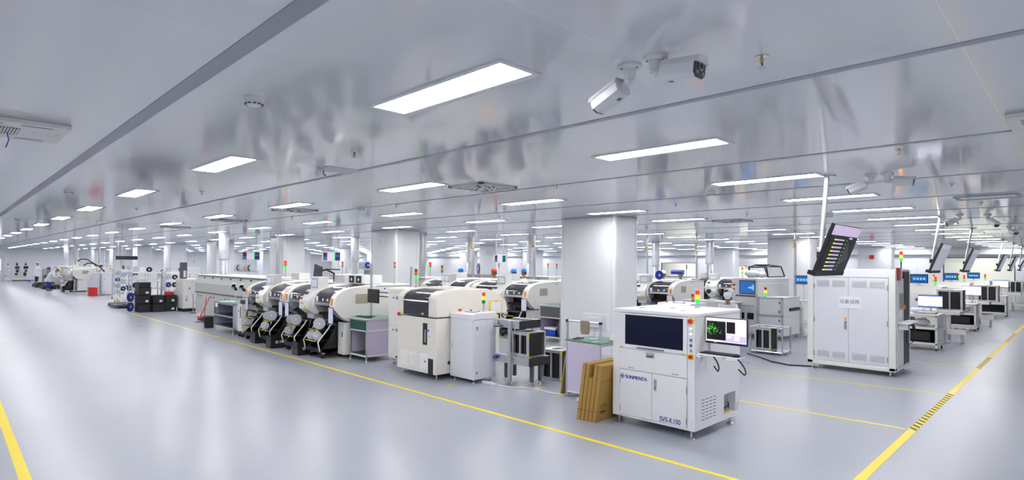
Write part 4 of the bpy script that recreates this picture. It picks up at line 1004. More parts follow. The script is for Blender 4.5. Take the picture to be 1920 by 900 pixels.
p.obj.location = (6.39, 25.55, .638); tag(p.obj, 'red box on the right black crate stack', 'box')
def reel_rack(label, loc, w=2.0, n=5, h=1.55, rz=0):
    t = thing('reel_rack', label, 'rack', loc, rz, 'wire racks of component reels')
    for x in (0, .5):
        for y in (0, w):
            with part('post', t, smooth=True) as p: p.cyl((x, y, .1), (x, y, h), .02, 'alu', 10)
    for k in range(n):
        z = .25+k*(h-.3)/(n-1)
        with part('shelf', t) as p:
            for x in (0, .25, .5): p.box(x-.012, x+.012, 0, w, z-.012, z+.012, 'alu')
            for q in range(int(w/.12)+1): p.box(0, .5, q*.12-.005, q*.12+.005, z-.008, z+.008, 'alu')
            p.box(.512, .52, 0, w, z-.03, z+.03, 'offwhite')
    for x in (0, .5):
        for y in (0, w):
            with part('caster', t, smooth=True) as p: p.cyl((x, y-.015, .05), (x, y+.015, .05), .05, 'rubber', 12); p.cyl((x, y, .05), (x, y, .12), .012, 'steel', 8)
    return t
RK = [(5.42, 27.0, 1.0, 'wire reel rack behind the left black crate stack'), (6.55, 26.9, .9, 'wire reel rack right behind the black crates, beside the dark display'), (5.9, 31.6, 1.1, 'wire reel rack left of the black crates'), (6.35, 35.2, 1.0, 'wire rack with boxes right of the red crate')]
rn = random.Random(11)
SH = ['rack behind the left crates', 'rack by the dark display', 'rack left of the crates', 'rack right of the red crate']
for i, (x, y, w, l) in enumerate(RK):
    reel_rack(l, (x, y, 0), w, rz=-PI/2)
    for k in range(5):
        z = .25+k*.3125; cnt = 0
        for q in range(int((w-.1)/.23)):
            if rn.random() < .22: continue
            cnt += 1
            m = rn.choice(['reelgrey', 'reelgrey', 'reelgrey', 'reelblue', 'paper', 'black'])
            reel('%s reel, %s from left, %s shelf of the %s' % ({'reelgrey': 'grey', 'reelblue': 'blue', 'paper': 'white', 'black': 'black'}[m], ORD[cnt-1], ['bottom', 'second', 'third', 'fourth', 'top'][k], SH[i]), (x+.17+q*.23, y-.27, z+.0125), .105, m, rn.choice([.1, .3, -.5, -.2, .9]), 'reels on the wire racks')
for i, (x, y, z, r, l) in enumerate([(5.32, 26.2, .37, .18, 'upper dark blue reel at the left of the black crates'), (5.32, 26.2, 0, .18, 'lower dark blue reel at the left of the black crates')]):
    reel(l, (x, y, z), r, 'reelblue', .7, 'large dark blue reels')
t = thing('pallet_dolly', 'low steel pallet trolley with yellow parts on the floor left of the black crates', 'trolley', (5.2, 29.3, 0))
with part('forks', t, bev=.01) as p: p.box(0, .2, -1.2, .1, .06, .14, 'darkgrey'); p.box(.45, .65, -1.2, .1, .06, .14, 'darkgrey'); p.box(0, .65, -.1, .15, .06, .2, 'grey')
with part('handle', t, smooth=True) as p: p.tube([(.1, .1, .15), (.3, .6, .5), (.5, .1, .15)], .03, 'offwhite', 8); p.tube([(.3, .6, .5), (.3, .9, .1), (.3, .2, .12)], .025, 'cream', 8); p.box(.2, .4, .3, .5, .15, .24, 'yellow')
with part('wheel', t, smooth=True) as p:
    for y in (-1.1, .5, .85): p.cyl((.1, y, .06), (.55, y, .06), .06, 'rubber', 14)
crate('red plastic crate on the floor in front of the pale loader at far left', (5.95, 38.75, 0), 'red', False, .6, .36, .46, 'red_crate', 'red crates')
loader('pale loader cabinet right of the red crate at far left', (6.66, 39.4, 0), 0, ('amber',), .5, .9, 1.3, .2)
loader('white loader cabinet just behind the red crate, with cable arm above', (6.16, 40.0, 0), 0, ('green',), .46, .9, 1.25, .3)
for y_, l_ in ((10.78, 'right'), (11.88, 'left')):
    trolley('black feeder trolley, %s one at the second row placement machine beside the nearest column' % l_, (11.21, y_, 0))
trolley('distant black feeder trolley in front of the bending worker', (5.72, 44.25, 0))
for k, (dx, dy, dz) in enumerate([(-.18, .17, .363), (-.18, .44, .363), (-.2, .3, .584)]):
    reel('grey reel, %s on the distant trolley by the bending worker' % ['right', 'left', 'upper'][k], (5.66+dx, 44.25+dy, dz), .097 if k < 2 else .09, 'reelgrey', -.2)
for i, (y, l) in enumerate([(40.45, 'curved black cable chain over the white loader at far left'), (45.3, 'curved black cable chain over the distant placement machine')]):
    with part('cable_chain', None, smooth=True) as p: p.tube([(-.5, 0, .40), (-.3, 0, .55), (0, 0, .52), (.3, 0, .3), (.45, 0, .12), (.5, 0, .035)], .034, 'black', 8)
    p.obj.location = (6.8 if i else 6.4, y, 1.5 if i else 1.26); tag(p.obj, l, 'cable chain', 'curved cable chains')
for i, (x, y, l) in enumerate([(5.0, 49.0, 'nearest low black pallet on the floor left of the bending worker'), (4.95, 52.6, 'farther low black pallet on the floor left of the bending worker')]):
    with part('plastic_pallet', None, bev=.01) as p:
        for q in (0, .5, 1.0): p.box(q, q+.2, 0, 2.2, 0, .16, 'black')
        for q in range(6): p.box(0, 1.2, q*.42, q*.42+.2, .16, .22, 'black')
        p.box(.1, 1.1, .1, 2.1, .22, .34 if i else .3, 'black')
    p.obj.location = (x, y, 0); tag(p.obj, l, 'pallet', 'black pallets')
for i in range(3):
    t = thing('machine_feeder_cart', 'dark wheeled feeder cart, %s of three beside the standing worker' % ('right', 'middle', 'left')[i], 'cart', (5.9+i*.12, 57.4+i*1.1, 0), 0, 'feeder carts at far left')
    with part('base', t, bev=.01) as p: p.box(0, .6, 0, .8, 0, .75, 'black' if i != 1 else 'darkgrey')
    with part('frame', t, smooth=True) as p:
        for y in (0, .8): p.cyl((0, y, .1), (0, y, 1.25), .03, 'steel', 8)
        p.cyl((0, 0, 1.25), (0, .8, 1.25), .03, 'steel', 8); p.cyl((.3, .4, .75), (.3, .4, 1.3), .16, 'grey', 14); p.cyl((.3, .1, 1.3), (.3, .7, 1.3), .1, 'darkgrey', 12)
for i, (x, l) in enumerate([(4.5, 'leftmost reel tree stand by the far left wall'), (5.12, 'middle reel tree stand by the far left wall'), (5.72, 'right reel tree stand by the far left wall')]):
    t = thing('reel_stand', l, 'reel stand', (x, 68.9, 0), 0, 'reel stands by the far wall')
    with part('base', t, bev=.01) as p: p.box(-.28, .28, -.28, .28, 0, .12, 'darkgrey' if i else 'steel'); p.ext([(-.25, .12), (.25, .12), (.04, .4), (-.04, .4)], 'y', -.03, .03, 'cream')
    with part('pole', t, smooth=True) as p: p.cyl((0, 0, .1), (0, 0, 1.75), .025, 'steel', 8)
    for k in range(4):
        with part('spool', t, smooth=True) as p: p.cyl((-.12+.08*(k % 2), -.1, .65+k*.3), (.08+.06*(k % 3), -.1, .65+k*.3), (.13, .09, .16, .1)[(k+i) % 4] if i else .07, 'black' if i else ('cream' if k != 3 else 'grey'), 14)
with part('blue_tray', None, bev=.006) as p: p.box(-.25, .25, -.2, .2, .12, .2, 'blue'); p.box(-.05, .05, -.05, .05, 0, .12, 'red')
p.obj.location = (5.75, 65.5, 0); tag(p.obj, 'small blue tray on a red foot on the floor by the standing worker', 'tray'); p.obj.name = 'small_tray'
# ---------------------------------------------------------------- tall double door cabinet
t = thing('tall_cabinet', 'tall white double door cabinet with paper sign in Chinese, right of centre', 'cabinet', (12.15, 2.42, 0))
CW, CD = 1.48, 1.2
with part('body', t, bev=.012) as p:
    p.box(.03, CD, .03, CW-.03, .12, 1.93, 'panel')
    for y in (0, CW-.11): p.box(0, .12, y, y+.11, .1, 1.93, 'offwhite'); p.box(CD-.1, CD, y, y+.11, .1, 1.93, 'white')
    p.box(.01, CD, .01, CW-.01, 1.78, 1.94, 'white'); p.box(0, CD, 0, CW, .09, .17, 'offwhite')
for y0, y1 in ((.115, .755), (.76, CW-.115)):
    with part('door', t, bev=.004) as p:
        p.box(.008, .03, y0, y1, .175, 1.775, 'panel')
        hy_ = y0+.012 if y0 < .5 else y1-.012
        for z in (.3, .95, 1.6): p.box(.0, .01, hy_-.01, hy_+.01, z-.05, z+.05, 'grey')
    w_ = (y1-y0-.16)/2
    for z0 in (1.6, .24):
        for k in (0, 1):
            with part('vent', p.obj) as q:
                a0 = y0+.05+k*(w_+.05); q.box(.004, .009, a0, a0+w_, z0, z0+.13, 'lightgrey')
                for r in range(7): q.ext([(0, z0+.012+r*.016), (.006, z0+.02+r*.016), (.006, z0+.012+r*.016)], 'y', a0+.01, a0+w_-.01, 'grey' if r % 2 else 'lightgrey')
    if y0 > .5: MB().box(-.006, .01, .785, .825, .8, .96, 'grey').box(-.012, -.004, .795, .815, .82, .94, 'steel').cyl((-.01, .805, 1.0), (.008, .805, 1.0), .018, 'orange', 12).build('handle', p.obj)
with part('paper_sign', t) as p: p.box(.003, .007, .54, .92, 1.2, 1.42, 'paper')
text('lettering', '设备试用', .085, 'darkgrey', p.obj, (.0025, .74, 1.32), FACE_X)
with part('side_panel', t, bev=.004) as p: p.box(.13, .62, -.006, .03, .18, 1.77, 'white'); p.box(.25, .56, -.012, -.004, 1.2, 1.5, 'grey'); p.box(.28, .53, -.014, -.01, 1.24, 1.47, 'bronzeglass'); p.box(.3, .5, -.03, -.004, 1.03, 1.2, 'panel')
with part('dark_panel', t, bev=.004) as p: p.box(.64, 1.06, -.012, .03, .17, 1.9, 'charcoal'); p.box(.62, .64, -.014, .03, .17, 1.9, 'black')
with part('side_shelf', t, bev=.004) as p: p.box(.12, .8, -.2, 0, .96, .985, 'white'); p.box(.2, .24, -.15, 0, .85, .96, 'white'); p.box(.22, .72, -.17, -.05, .985, 1.0, 'panel')
with part('scanner', t, smooth=True) as p: p.tube([(.62, -.1, .95), (.66, -.14, .93), (.7, -.16, .8)], .025, 'black', 8); p.box(.58, .68, -.16, -.06, .9, .96, 'black'); p.tube([(.7, -.16, .8), (.74, -.13, .6), (.72, -.06, .52), (.68, -.04, .6), (.64, -.05, .88)], .008, 'black', 6)
with part('amber_button', t) as p: p.box(.6, .66, -.03, -.01, 1.2, 1.28, 'orange')
with part('red_sign', t) as p: p.box(.12, .3, -.02, 0, 1.74, 1.97, 'd_red'); p.box(.02, .12, -.02, 0, 1.93, 1.97, 'd_red')
tower(t, .86, .08, 1.93, .17, ('red', 'amber', 'green'), .029, 'black')
feet(t, [(.08, .1), (.08, CW-.1), (CD-.1, .1), (CD-.1, CW-.1)], .12, .06)
# ---------------------------------------------------------------- screens hung over the right walkway
def wall_tv(label, px_, sx, lean, dark):
    t = thing('hanging_screen', label, 'screen', (sx, 2.1, 1.9), PI/2, 'tilted screens hung over the right walkway')
    T = Matrix.Rotation(-.36, 4, 'Y'); w, h = 1.02, .58
    with part('housing', t, bev=.006) as p: p.T = T; p.box(-.02, .02, -w/2, w/2, 0, h, 'black'); p.box(.02, .05, -w*.35, w*.35, .1, h*.75, 'darkgrey'); p.box(-.025, .06, -w/2-.005, w/2+.005, -.02, .03, 'black')
    with part('screen', t) as p:
        p.T = T
        q = lambda a, b, c, d, m, k=0: p.box(-.0215-.0006*k, -.019, a, b, c, d, m)
        if dark:
            q(-w/2+.01, w/2-.01, .035, h-.008, 's_black'); q(-w/2+.01, w/2-.01, .46, h-.008, 's_lilac', 1); q(-.3, -.18, .43, .45, 's_lilac', 2)
            for i in range(9): z = .05+i*.044; q(-.02, .27, z, z+.016, 's_lilac', 2); q(.27, .33, z, z+.016, 's_yellow', 2); q(-.14, -.1, z, z+.012, 's_green', 2)
            p.add([(-.0224, -.1, .1), (-.0224, -.42, .2), (-.0224, -.2, .4)], [(0, 1, 2)], 'darkgrey')
        else:
            q(-w/2+.01, w/2-.01, .035, h-.008, 's_greypale')
            for i in range(6): q(-.1, .22, .07+i*.06, .09+i*.06, 's_lilac', 1)
            q(-.4, .4, .48, .55, 's_lilac', 1)
    dx, dy = px_-sx, -.03
    loc = lambda x, y, z: (y-2.1, -(x-sx), z-1.9)
    with part('ceiling_pole', t, smooth=True) as p:
        p.cyl(loc(px_, 2.07, CEIL), loc(px_-lean, 2.135, 2.1), .024, 'white', 14); p.cyl(loc(px_, 2.07, CEIL), loc(px_, 2.07, CEIL-.015), .09, 'steel', 18)
    with part('bracket', t, bev=.004) as p: p.box(.02, .075, -(px_-lean-sx)-.03, -(px_-lean-sx)+.03, .17, .25, 'black')
    return t
for i, (p_, s_, ln, l) in enumerate([(7.11, 7.23, .0, 'black tilted screen with yellow and lilac bars hanging above the tall cabinet, nearest'), (14.23, 13.75, .45, 'tilted grey screen hanging over the right walkway, second from the camera'), (18.81, 17.9, .7, 'tilted grey screen hanging over the right walkway, third from the camera'), (26.63, 25.3, 1.1, 'tilted grey screen hanging over the right walkway, fourth from the camera'), (30.81, 29.6, 1.0, 'tilted grey screen hanging over the right walkway, fifth from the camera'), (35.3, 34.2, .9, 'tilted grey screen hanging over the right walkway, farthest and cut by the edge')]):
    wall_tv(l, p_, s_, ln, i == 0)
# ---------------------------------------------------------------- equipment of rows two and three right of the nearest column
loader('pale loader cabinet in the second row behind the blue-lettered inspection machine', (11.3, 5.95, 0), 0, (), .75, .78, 1.16, .0001)
drawer_desk('lilac desk with dark grey drawer left of the nearest column', (11.1, 9.36, 0), 'lilac', 'slate', .7, .66, .95)
with part('storage_box', None, bev=.01) as p: p.box(0, .3, 0, .36, 0, .14, 'blue'); p.box(-.01, .31, -.01, .37, .14, .2, 'paper')
p.obj.location = (11.2, 9.62, .151); tag(p.obj, 'blue box with white lid on the shelf of the desk left of the nearest column', 'box')
t = thing('xray_cabinet', 'white inspection cabinet with blue lit screen and e-stop buttons in the third row', 'inspection machine', (16.0, 6.42, 0))
with part('body', t, bev=.02) as p: p.box(0, 2.4, 0, .72, .1, 1.64, 'white'); p.box(.02, 2.3, -.006, .7, .2, 1.5, 'white')
with part('screen_frame', t, bev=.006) as p: p.box(-.02, 0, .06, .5, 1.2, 1.58, 'black'); p.box(-.03, 0, .04, .6, 1.13, 1.17, 'darkgrey'); p.box(-.04, 0, .1, .56, .86, .9, 'lightgrey')
with part('screen', p.obj) as q:
    q.box(-.023, -.019, .08, .48, 1.22, 1.56, 's_deep')
    for k in range(5): q.add([(-.0235, .2, 1.38), (-.0235, .08, 1.30+k*.04), (-.0235, .08, 1.325+k*.04)], [(0, 1, 2)], 's_sky')
    q.box(-.0236, -.022, .18, .24, 1.36, 1.4, 's_sky')
with part('fan_grille', t) as p: p.box(-.006, 0, .1, .28, .5, .68, 'black'); p.box(-.006, 0, .36, .54, .5, .68, 'black')
estop(t, 0, .65, 1.45, .03); estop(t, 0, .65, 1.33, .022); tower(t, .42, .6, 1.64, .12, ('red', 'amber', 'green'), .028)
feet(t, [(.1, .1), (.1, .62), (2.2, .1), (2.2, .62)], .12, .05)
t = thing('fume_hood', 'black wire frame box and white bags on top of the blue screen cabinet', 'frame', (16.75, 6.5, 1.672))
with part('frame', t, smooth=True) as p:
    for y in (0, .5): p.tube([(.2, y, 0), (.1, y, .28), (.5, y, .34), (1.2, y, .3), (1.5, y, 0), (.2, y, 0)], .022, 'black', 6)
    for q in ((.1, .28), (1.2, .3), (.5, .34)): p.cyl((q[0], 0, q[1]), (q[0], .5, q[1]), .022, 'black', 6)
with part('bag', t, smooth=True) as p: p.sph((-.05, .35, .09), .16, 'film', sc=(.9, 1.4, .68)); p.sph((.02, .1, .062), .12, 'film', sc=(1, 1, .7))
t.name = 'wire_frame'
t = thing('unloader_box', 'white two door box with lit beacon in front of the blue screen cabinet', 'cabinet', (15.95, 5.72, 0))
with part('body', t, bev=.01) as p: p.box(.02, 1.3, .02, .66, .12, 1.12, 'white')
with part('frame', t, bev=.004) as p:
    for y in (0, .64): p.box(0, .05, y, y+.05, .1, 1.14, 'alu')
    for z in (.1, .62, 1.1): p.box(0, .05, 0, .69, z, z+.04, 'alu'); p.box(0, 1.3, 0, .04, z, z+.04, 'white')
for z0, z1 in ((.15, .61), (.67, 1.09)):
    with part('door', t, bev=.004) as p: p.box(.0, .02, .06, .63, z0, z1, 'white'); p.box(-.014, 0, .08, .11, z0+.06, z0+.12, 'darkgrey'); p.box(-.014, 0, .08, .11, z1-.12, z1-.06, 'darkgrey')
with part('slot', t) as p: p.box(.5, 1.2, -.02, .02, .76, .84, 'black')
tower(t, .1, .5, 1.14, .04, ('amber', 'green'), .035)
feet(t, [(.06, .06), (.06, .62), (1.2, .06), (1.2, .62)], .13, .05)
t = thing('transfer_table', 'white transfer table with red display between the white box and tall cabinet', 'table', (17.72, 4.9, 0))
with part('tabletop', t, bev=.006) as p: p.box(0, .6, 0, 1.2, .78, .96, 'white'); p.box(-.004, .61, -.01, 1.21, .96, .99, 'alu'); p.box(-.01, 0, .4, .62, .84, .9, 'black'); p.box(-.012, -.009, .5, .53, .86, .88, 'e_red')
for x in (.03, .5):
    for y in (.03, 1.1):
        with part('leg', t, bev=.004) as p: p.box(x, x+.07, y, y+.07, 0, .78, 'offwhite')
with part('lower_rail', t, bev=.004) as p: p.box(.03, .57, .03, 1.17, .2, .28, 'offwhite'); p.box(.1, .5, .2, 1.0, .28, .34, 'lightgrey')
def blue_ui(p):
    px(p, -.19, .19, .012, .25, 's_deep'); px(p, -.17, .17, .2, .235, 's_navy', 1)
    for i in range(4): px(p, -.15+i*.08, -.10+i*.08, .1, .16, 's_cyan', 1)
    px(p, -.17, .17, .03, .07, 's_navy', 1)
def monitor_on_pole(label, x, y, z, drw=blue_ui, w=.4, h=.26):
    return screen_unit('status_monitor', label, 'monitor', (x, y, z), 0, w, h, drw, 'darkgrey', lambda p: (p.cyl((.05, 0, -z+.001), (.05, 0, h*.6), .022, 'white', 12), p.cyl((.05, 0, -z+.0005), (.05, 0, -z+.016), .09, 'white', 18)))
monitor_on_pole('blue screen monitor on a white pole just left of the tall cabinet', 17.5, 5.74, 1.47)
t = thing('magazine_trolley', 'steel tube magazine trolley behind the side monitor of the front inspection machine', 'trolley', (13.2, 4.75, 0))
with part('frame', t, smooth=True) as p:
    for x in (0, .5):
        for y in (0, .7): p.cyl((x, y, 0), (x, y, .62), .016, 'steel', 8)
    for z in (.06, .6):
        for a_, b_ in (((0, 0), (.5, 0)), ((.5, 0), (.5, .7)), ((.5, .7), (0, .7)), ((0, .7), (0, 0))): p.cyl((*a_, z), (*b_, z), .014, 'steel', 8)
with part('shelf', t) as p: p.box(0, .5, 0, .7, .07, .08, 'alu')
magazine('black board magazine on the steel tube trolley behind the side monitor', (13.45, 5.2, .082), 0, .5, .36, .4)
t = thing('microscope_bench', 'white bench with lens heads in front of the capped seated worker', 'bench', (15.22, 6.75, 0))
with part('worktop', t, bev=.004) as p: p.box(0, .6, 0, 1.5, .96, 1.0, 'white'); p.box(.02, .06, .02, 1.48, .0, .96, 'lightgrey'); p.box(.54, .58, .02, 1.48, 0, .96, 'lightgrey')
for i, y in enumerate((.3, .9)):
    t = thing('microscope', 'white microscope head, %s one on the bench behind the front inspection machine' % ('right' if i == 0 else 'left'), 'microscope', (15.52, 6.9+y*.85-.15, 1.0))
    with part('stand', t, smooth=True) as p: p.box(-.1, .12, -.1, .1, 0, .03, 'white'); p.cyl((.06, 0, .03), (.06, 0, .3), .02, 'steel', 10)
    with part('head', t, smooth=True) as p: p.cyl((.1, 0, .26), (-.16, 0, .26), .09, 'white', 18); p.cyl((-.16, 0, .26), (-.2, 0, .26), .06, 'black', 18)
# ---------------------------------------------------------------- row ends along the right walkway
def white_ui(k=0):
    def f(p):
        px(p, -.245, .245, .012, .29, 's_white'); px(p, -.245, .245, .265, .29, 's_blue', 1)
        if k == 0: px(p, -.245, .245, .012, .03, 's_blue', 1); px(p, -.245, .245, .235, .245, 's_lilac', 1)
        if k == 1: px(p, -.245, .245, .012, .29, 's_pink', 2)
    return f
def end_bench(label, x, y, bag=True, w=1.25, h=.86):
    t = thing('end_bench', label, 'bench', (x, y, 0), 0, 'white benches along the right walkway')
    with part('frame', t, bev=.004) as p:
        for q in (0, .75):
            for r in (0, w): p.box(q, q+.045, r, r+.045, .06, h-.03, 'offwhite')
        for z in (.14, .5, h-.07):
            p.box(0, .045, 0, w+.045, z, z+.045, 'offwhite'); p.box(.75, .795, 0, w+.045, z, z+.045, 'offwhite'); p.box(0, .795, 0, .045, z, z+.045, 'offwhite')
    with part('worktop', t, bev=.004) as p: p.box(-.02, .82, -.02, w+.07, h-.03, h, 'offwhite')
    with part('panel', t) as p: p.box(.05, .74, .01, .02, .2, .5, 'panel'); p.box(.05, .74, .01, .02, .55, h-.08, 'panel'); p.box(.04, .75, .03, w, .545, .56, 'lightgrey'); p.box(.74, .75, .03, w, .19, .5, 'black'); p.box(.05, .74, .03, w, .185, .2, 'black')
    for q in (.03, .77):
        for r in (.03, w):
            with part('caster', t, smooth=True) as p: p.cyl((q, r-.014, .035), (q, r+.014, .035), .035, 'rubber', 12)
    if bag:
        with part('sack', None, smooth=True) as p:
            p.sph((.35, .75, .68), .16, 'bag', sc=(1, 1.7, .75)); p.sph((.3, .35, .64), .13, 'panel', sc=(1, 1.3, .7))
        p.obj.location = (x, y, .015); tag(p.obj, 'grey and lilac plastic sacks on the middle shelf of the '+label.split(' ', 1)[0]+' walkway bench', 'sack'); p.obj.name = 'plastic_sack'
        with part('black_sack', None, bev=.03) as p: p.box(.1, .65, .15, w-.1, .201, .45, 'black')
        p.obj.location = (x, y, 0); tag(p.obj, 'black sack on the bottom shelf of the '+label.split(' ', 1)[0]+' walkway bench', 'sack'); p.obj.name = 'plastic_sack'
    return t
end_bench('nearest white bench with sacks on its shelves right of the tall cabinet', 16.75, 2.5)
end_bench('second white bench with sacks, behind the first board magazine on the walkway', 23.0, 2.45)
end_bench('farthest white bench at the far right end of the walkway', 30.6, 2.3, False)
for i, (x, y, l) in enumerate([(17.4, 3.0, 'curved blue and white sheet'), (17.2, 3.35, 'white bottle'), (17.0, 2.75, 'grey foam pad')]):
    with part('bench_item', None, smooth=True, bev=.004) as p:
        if i == 0: p.cyl((0, -.12, .06), (0, .12, .06), .06, 'panel', 14)
        elif i == 1: p.cyl((0, 0, 0), (0, 0, .14), .05, 'paper', 12); p.cyl((0, 0, .14), (0, 0, .2), .02, 'darkgrey', 10)
        else: p.box(-.2, .2, -.2, .2, 0, .05, 'bag')
    p.obj.name = ['sheet_roll', 'spray_bottle', 'foam_pad'][i]; p.obj.location = (x, y, .86); tag(p.obj, l+' on the top of the nearest walkway bench', ['sheet', 'bottle', 'pad'][i])
for i, (x, y, z, k, l) in enumerate([(17.42, 2.74, 1.0, 0, 'wide white monitor above the nearest walkway bench'), (23.6, 2.62, 1.1, 1, 'pinkish white monitor above the second walkway bench'), (31.0, 2.5, 1.2, 2, 'white monitor above the farthest walkway bench')]):
    screen_unit('monitor', l, 'monitor', (x, y, z), 0, .5, .3, white_ui(k), 'black', lambda p, z=z: (p.cyl((.05, 0, .861-z), (.05, 0, .15), .02, 'lightgrey', 10), p.cyl((.05, 0, .8605-z), (.05, 0, .872-z), .1, 'lightgrey', 16)))
for i, (x, y, l) in enumerate([(18.6, 2.2, 'nearest'), (24.9, 2.2, 'second'), (34.9, 2.0, 'farthest')]):
    t = conveyor('outfeed_conveyor', l+' white outfeed conveyor with a black magazine, along the right walkway', (x, y, 0), 0, 1.3, .26, None, .6, 'offwhite', 'offwhite'); t['group'] = 'outfeed conveyors along the right walkway'
    with part('tabletop', t, bev=.006) as p: p.box(-.05, .65, .1, 1.2, .76, .86, 'offwhite'); p.box(.02, .1, .3, .38, .39, .76, 'offwhite'); p.box(.5, .58, .9, .98, .39, .76, 'offwhite'); p.box(.02, .1, .9, .98, .39, .76, 'offwhite')
    magazine('black two panel board magazine on the %s outfeed conveyor of the walkway' % l, (x+.28, y+[.32, .14, .3][i], .86), 0, .55, .56, .5)
def test_cabinet(label, x, y, mon):
    t = thing('test_cabinet', label, 'cabinet', (x, y, 0), 0, 'cream test cabinets of the far rows')
    with part('body', t, bev=.03) as p: p.box(0, 1.3, 0, 1.3, .1, 1.2, 'offwhite'); p.ext([(.25, 1.2), (.35, 1.45), (1.3, 1.45), (1.3, 1.2)], 'y', .02, 1.28, 'offwhite')
    with part('panel', t, bev=.004) as p: p.box(-.008, 0, .06, 1.24, .16, .7, 'offwhite'); p.box(-.008, 0, .06, 1.24, .74, 1.15, 'panel'); p.box(-.012, -.004, .3, .6, 1.02, 1.1, 'darkgrey'); p.box(-.01, 0, .9, 1.2, .8, .86, 'blue')
    estop(t, 0, 1.15, 1.1, .035); estop(t, 0, .1, 1.1, .03)
    tower(t, .5, .2, 1.45, .05, ('red', 'green'), .035); tower(t, .4, 1.1, 1.45, .05, ('red', 'amber', 'green'), .035)
    feet(t, [(.1, .1), (.1, 1.2), (1.2, .1), (1.2, 1.2)], .12, .05)
    screen_unit('status_monitor', mon, 'monitor', (x+.55, y+.6, 1.52), 0, .44, .27, blue_ui, 'black', lambda p: (p.cyl((.03, 0, -.069), (.03, 0, .1), .03, 'lightgrey', 10), p.cyl((.03, 0, -.069), (.03, 0, -.055), .1, 'lightgrey', 14)))
    return t
test_cabinet('cream test cabinet in the fourth row behind the nearest walkway bench', 20.0, 2.9, 'blue status screen on the nearest cream test cabinet')
test_cabinet('cream test cabinet in the fifth row behind the second walkway bench', 26.4, 3.0, 'blue status screen on the second cream test cabinet')
test_cabinet('cream test cabinet in the sixth row before the window', 31.6, 2.9, 'blue status screen on the farthest cream test cabinet')
# ---------------------------------------------------------------- framed boards hung over the far rows
def status_board(label, x, y, z, w=.95):
    t = thing('status_screen', label, 'screen', (x, y, z), PI/2, 'colour coded screens over the far rows')
    h = w*.5
    with part('frame', t, bev=.006) as p: p.box(-.03, .04, -w/2, w/2, 0, h, 'white')
    with part('screen', t) as p:
        q = lambda a, b, m, k=0, c=.1, d=.9: p.box(-.0325-.0006*k, -.028, a*w, b*w, c*h, d*h, m)
        q(-.46, .46, 's_navy'); q(-.12, .2, 's_lilac', 1); q(.2, .25, 's_orange', 1); q(-.19, -.12, 's_brightgreen', 1); q(.27, .44, 's_deep', 1, .15, .45); q(-.42, -.22, 's_deep', 1, .5, .65)
    with part('hanger', t, smooth=True) as p:
        for y_ in (-w*.3, w*.3): p.cyl((0, y_, h*.9), (0, y_, CEIL-z), .015, 'alu', 8)
    return t
status_board('white framed colour screen hanging left of the third column', 12.0, 32.0, 2.05)
status_board('white framed colour screen hanging right of the third column', 12.2, 23.4, 2.02, .85)
status_board('white framed colour screen hanging between the two nearest columns', 13.6, 14.2, 2.02, .55)
t = thing('hanging_sign', 'dark narrow sign hanging at far left above the racks', 'sign', (7.3, 37, 2.02), PI/2)
with part('board', t, bev=.006) as p: p.box(-.03, .03, -.5, .5, 0, .2, 'black')
for q in (-.4, .4):
    with part('hanger', t, smooth=True) as p: p.cyl((0, q, .2), (0, q, CEIL-2.02), .015, 'alu', 8)
# second row reels over the oven
reel_rack('wire reel rack in the second row above the long oven, left of the third column', (11.5, 31.0, 0), 4.2, 5, 1.5)
for k in range(13):
    m = ['reelgrey', 'black', 'reelgrey', 'orange', 'paper'][k % 5]
    reel('%s reel on the top shelf of the second row rack, %s from the right' % ({'reelgrey': 'grey', 'black': 'black', 'orange': 'orange', 'paper': 'white'}[m], ORD[k]), (11.75, 31.1+k*.32, 1.4625), .17, m, [-.3, .5, -.6, .9, -.1][k % 5], 'reels on the second row rack')
reel_rack('wire reel rack in the second row between the second and third columns', (13.6, 21.6, 0), 3.0, 6, 1.75)
for k in range(9):
    m = ['reelgrey', 'paper', 'black', 'reelgrey', 'reelblue'][k % 5]
    reel('%s reel on the top shelf between the second and third columns, %s from the right' % ({'reelgrey': 'grey', 'black': 'black', 'reelblue': 'blue', 'paper': 'white'}[m], ORD[k]), (13.85, 21.8+k*.33, 1.7125), .15, m, [-.3, .4, -.7, .2][k % 4], 'reels on the second row rack')
t = thing('green_case', 'green case with white edge on the second row oven left of the second column', 'case', (11.75, 19.4, 1.503))
with part('body', t, bev=.01) as p: p.box(0, .9, 0, .5, 0, .2, 'matgreen'); p.box(-.005, .905, -.005, .505, .19, .21, 'offwhite')
with part('latch', t) as p: p.box(.4, .5, -.012, 0, .06, .12, 'steel')
reel_rack('wire rack with a dark blue reel between the two nearest columns', (14.3, 15.9, 0), 1.2, 5, 1.6)
reel('large dark blue reel on the wire rack between the two nearest columns', (14.5, 16.3, 1.563), .22, 'reelblue', PI/2-.5, 'large dark blue reels')
reel('dark blue spoked reel on the third row machines right of the nearest column', (16.9, 10.0, 1.502), .15, 'reelblue', -.5, 'large dark blue reels')
with part('blue_roll', None, smooth=True) as p:
    p.cyl((0, -.21, .075), (0, .21, .075), .075, 'reelblue', 18); p.cyl((0, -.25, .075), (0, .25, .075), .028, 'paper', 12)
p.obj.location = (17.2, 9.5, 1.682); tag(p.obj, 'blue film roll lying on the third row placement machine', 'roll'); p.obj.name = 'film_roll'
with part('wall_clock', None, smooth=True) as p: p.box(-.04, 0, -.16, .16, 0, .2, 'offwhite'); p.box(-.05, -.04, -.1, .1, .03, .17, 'lightgrey')
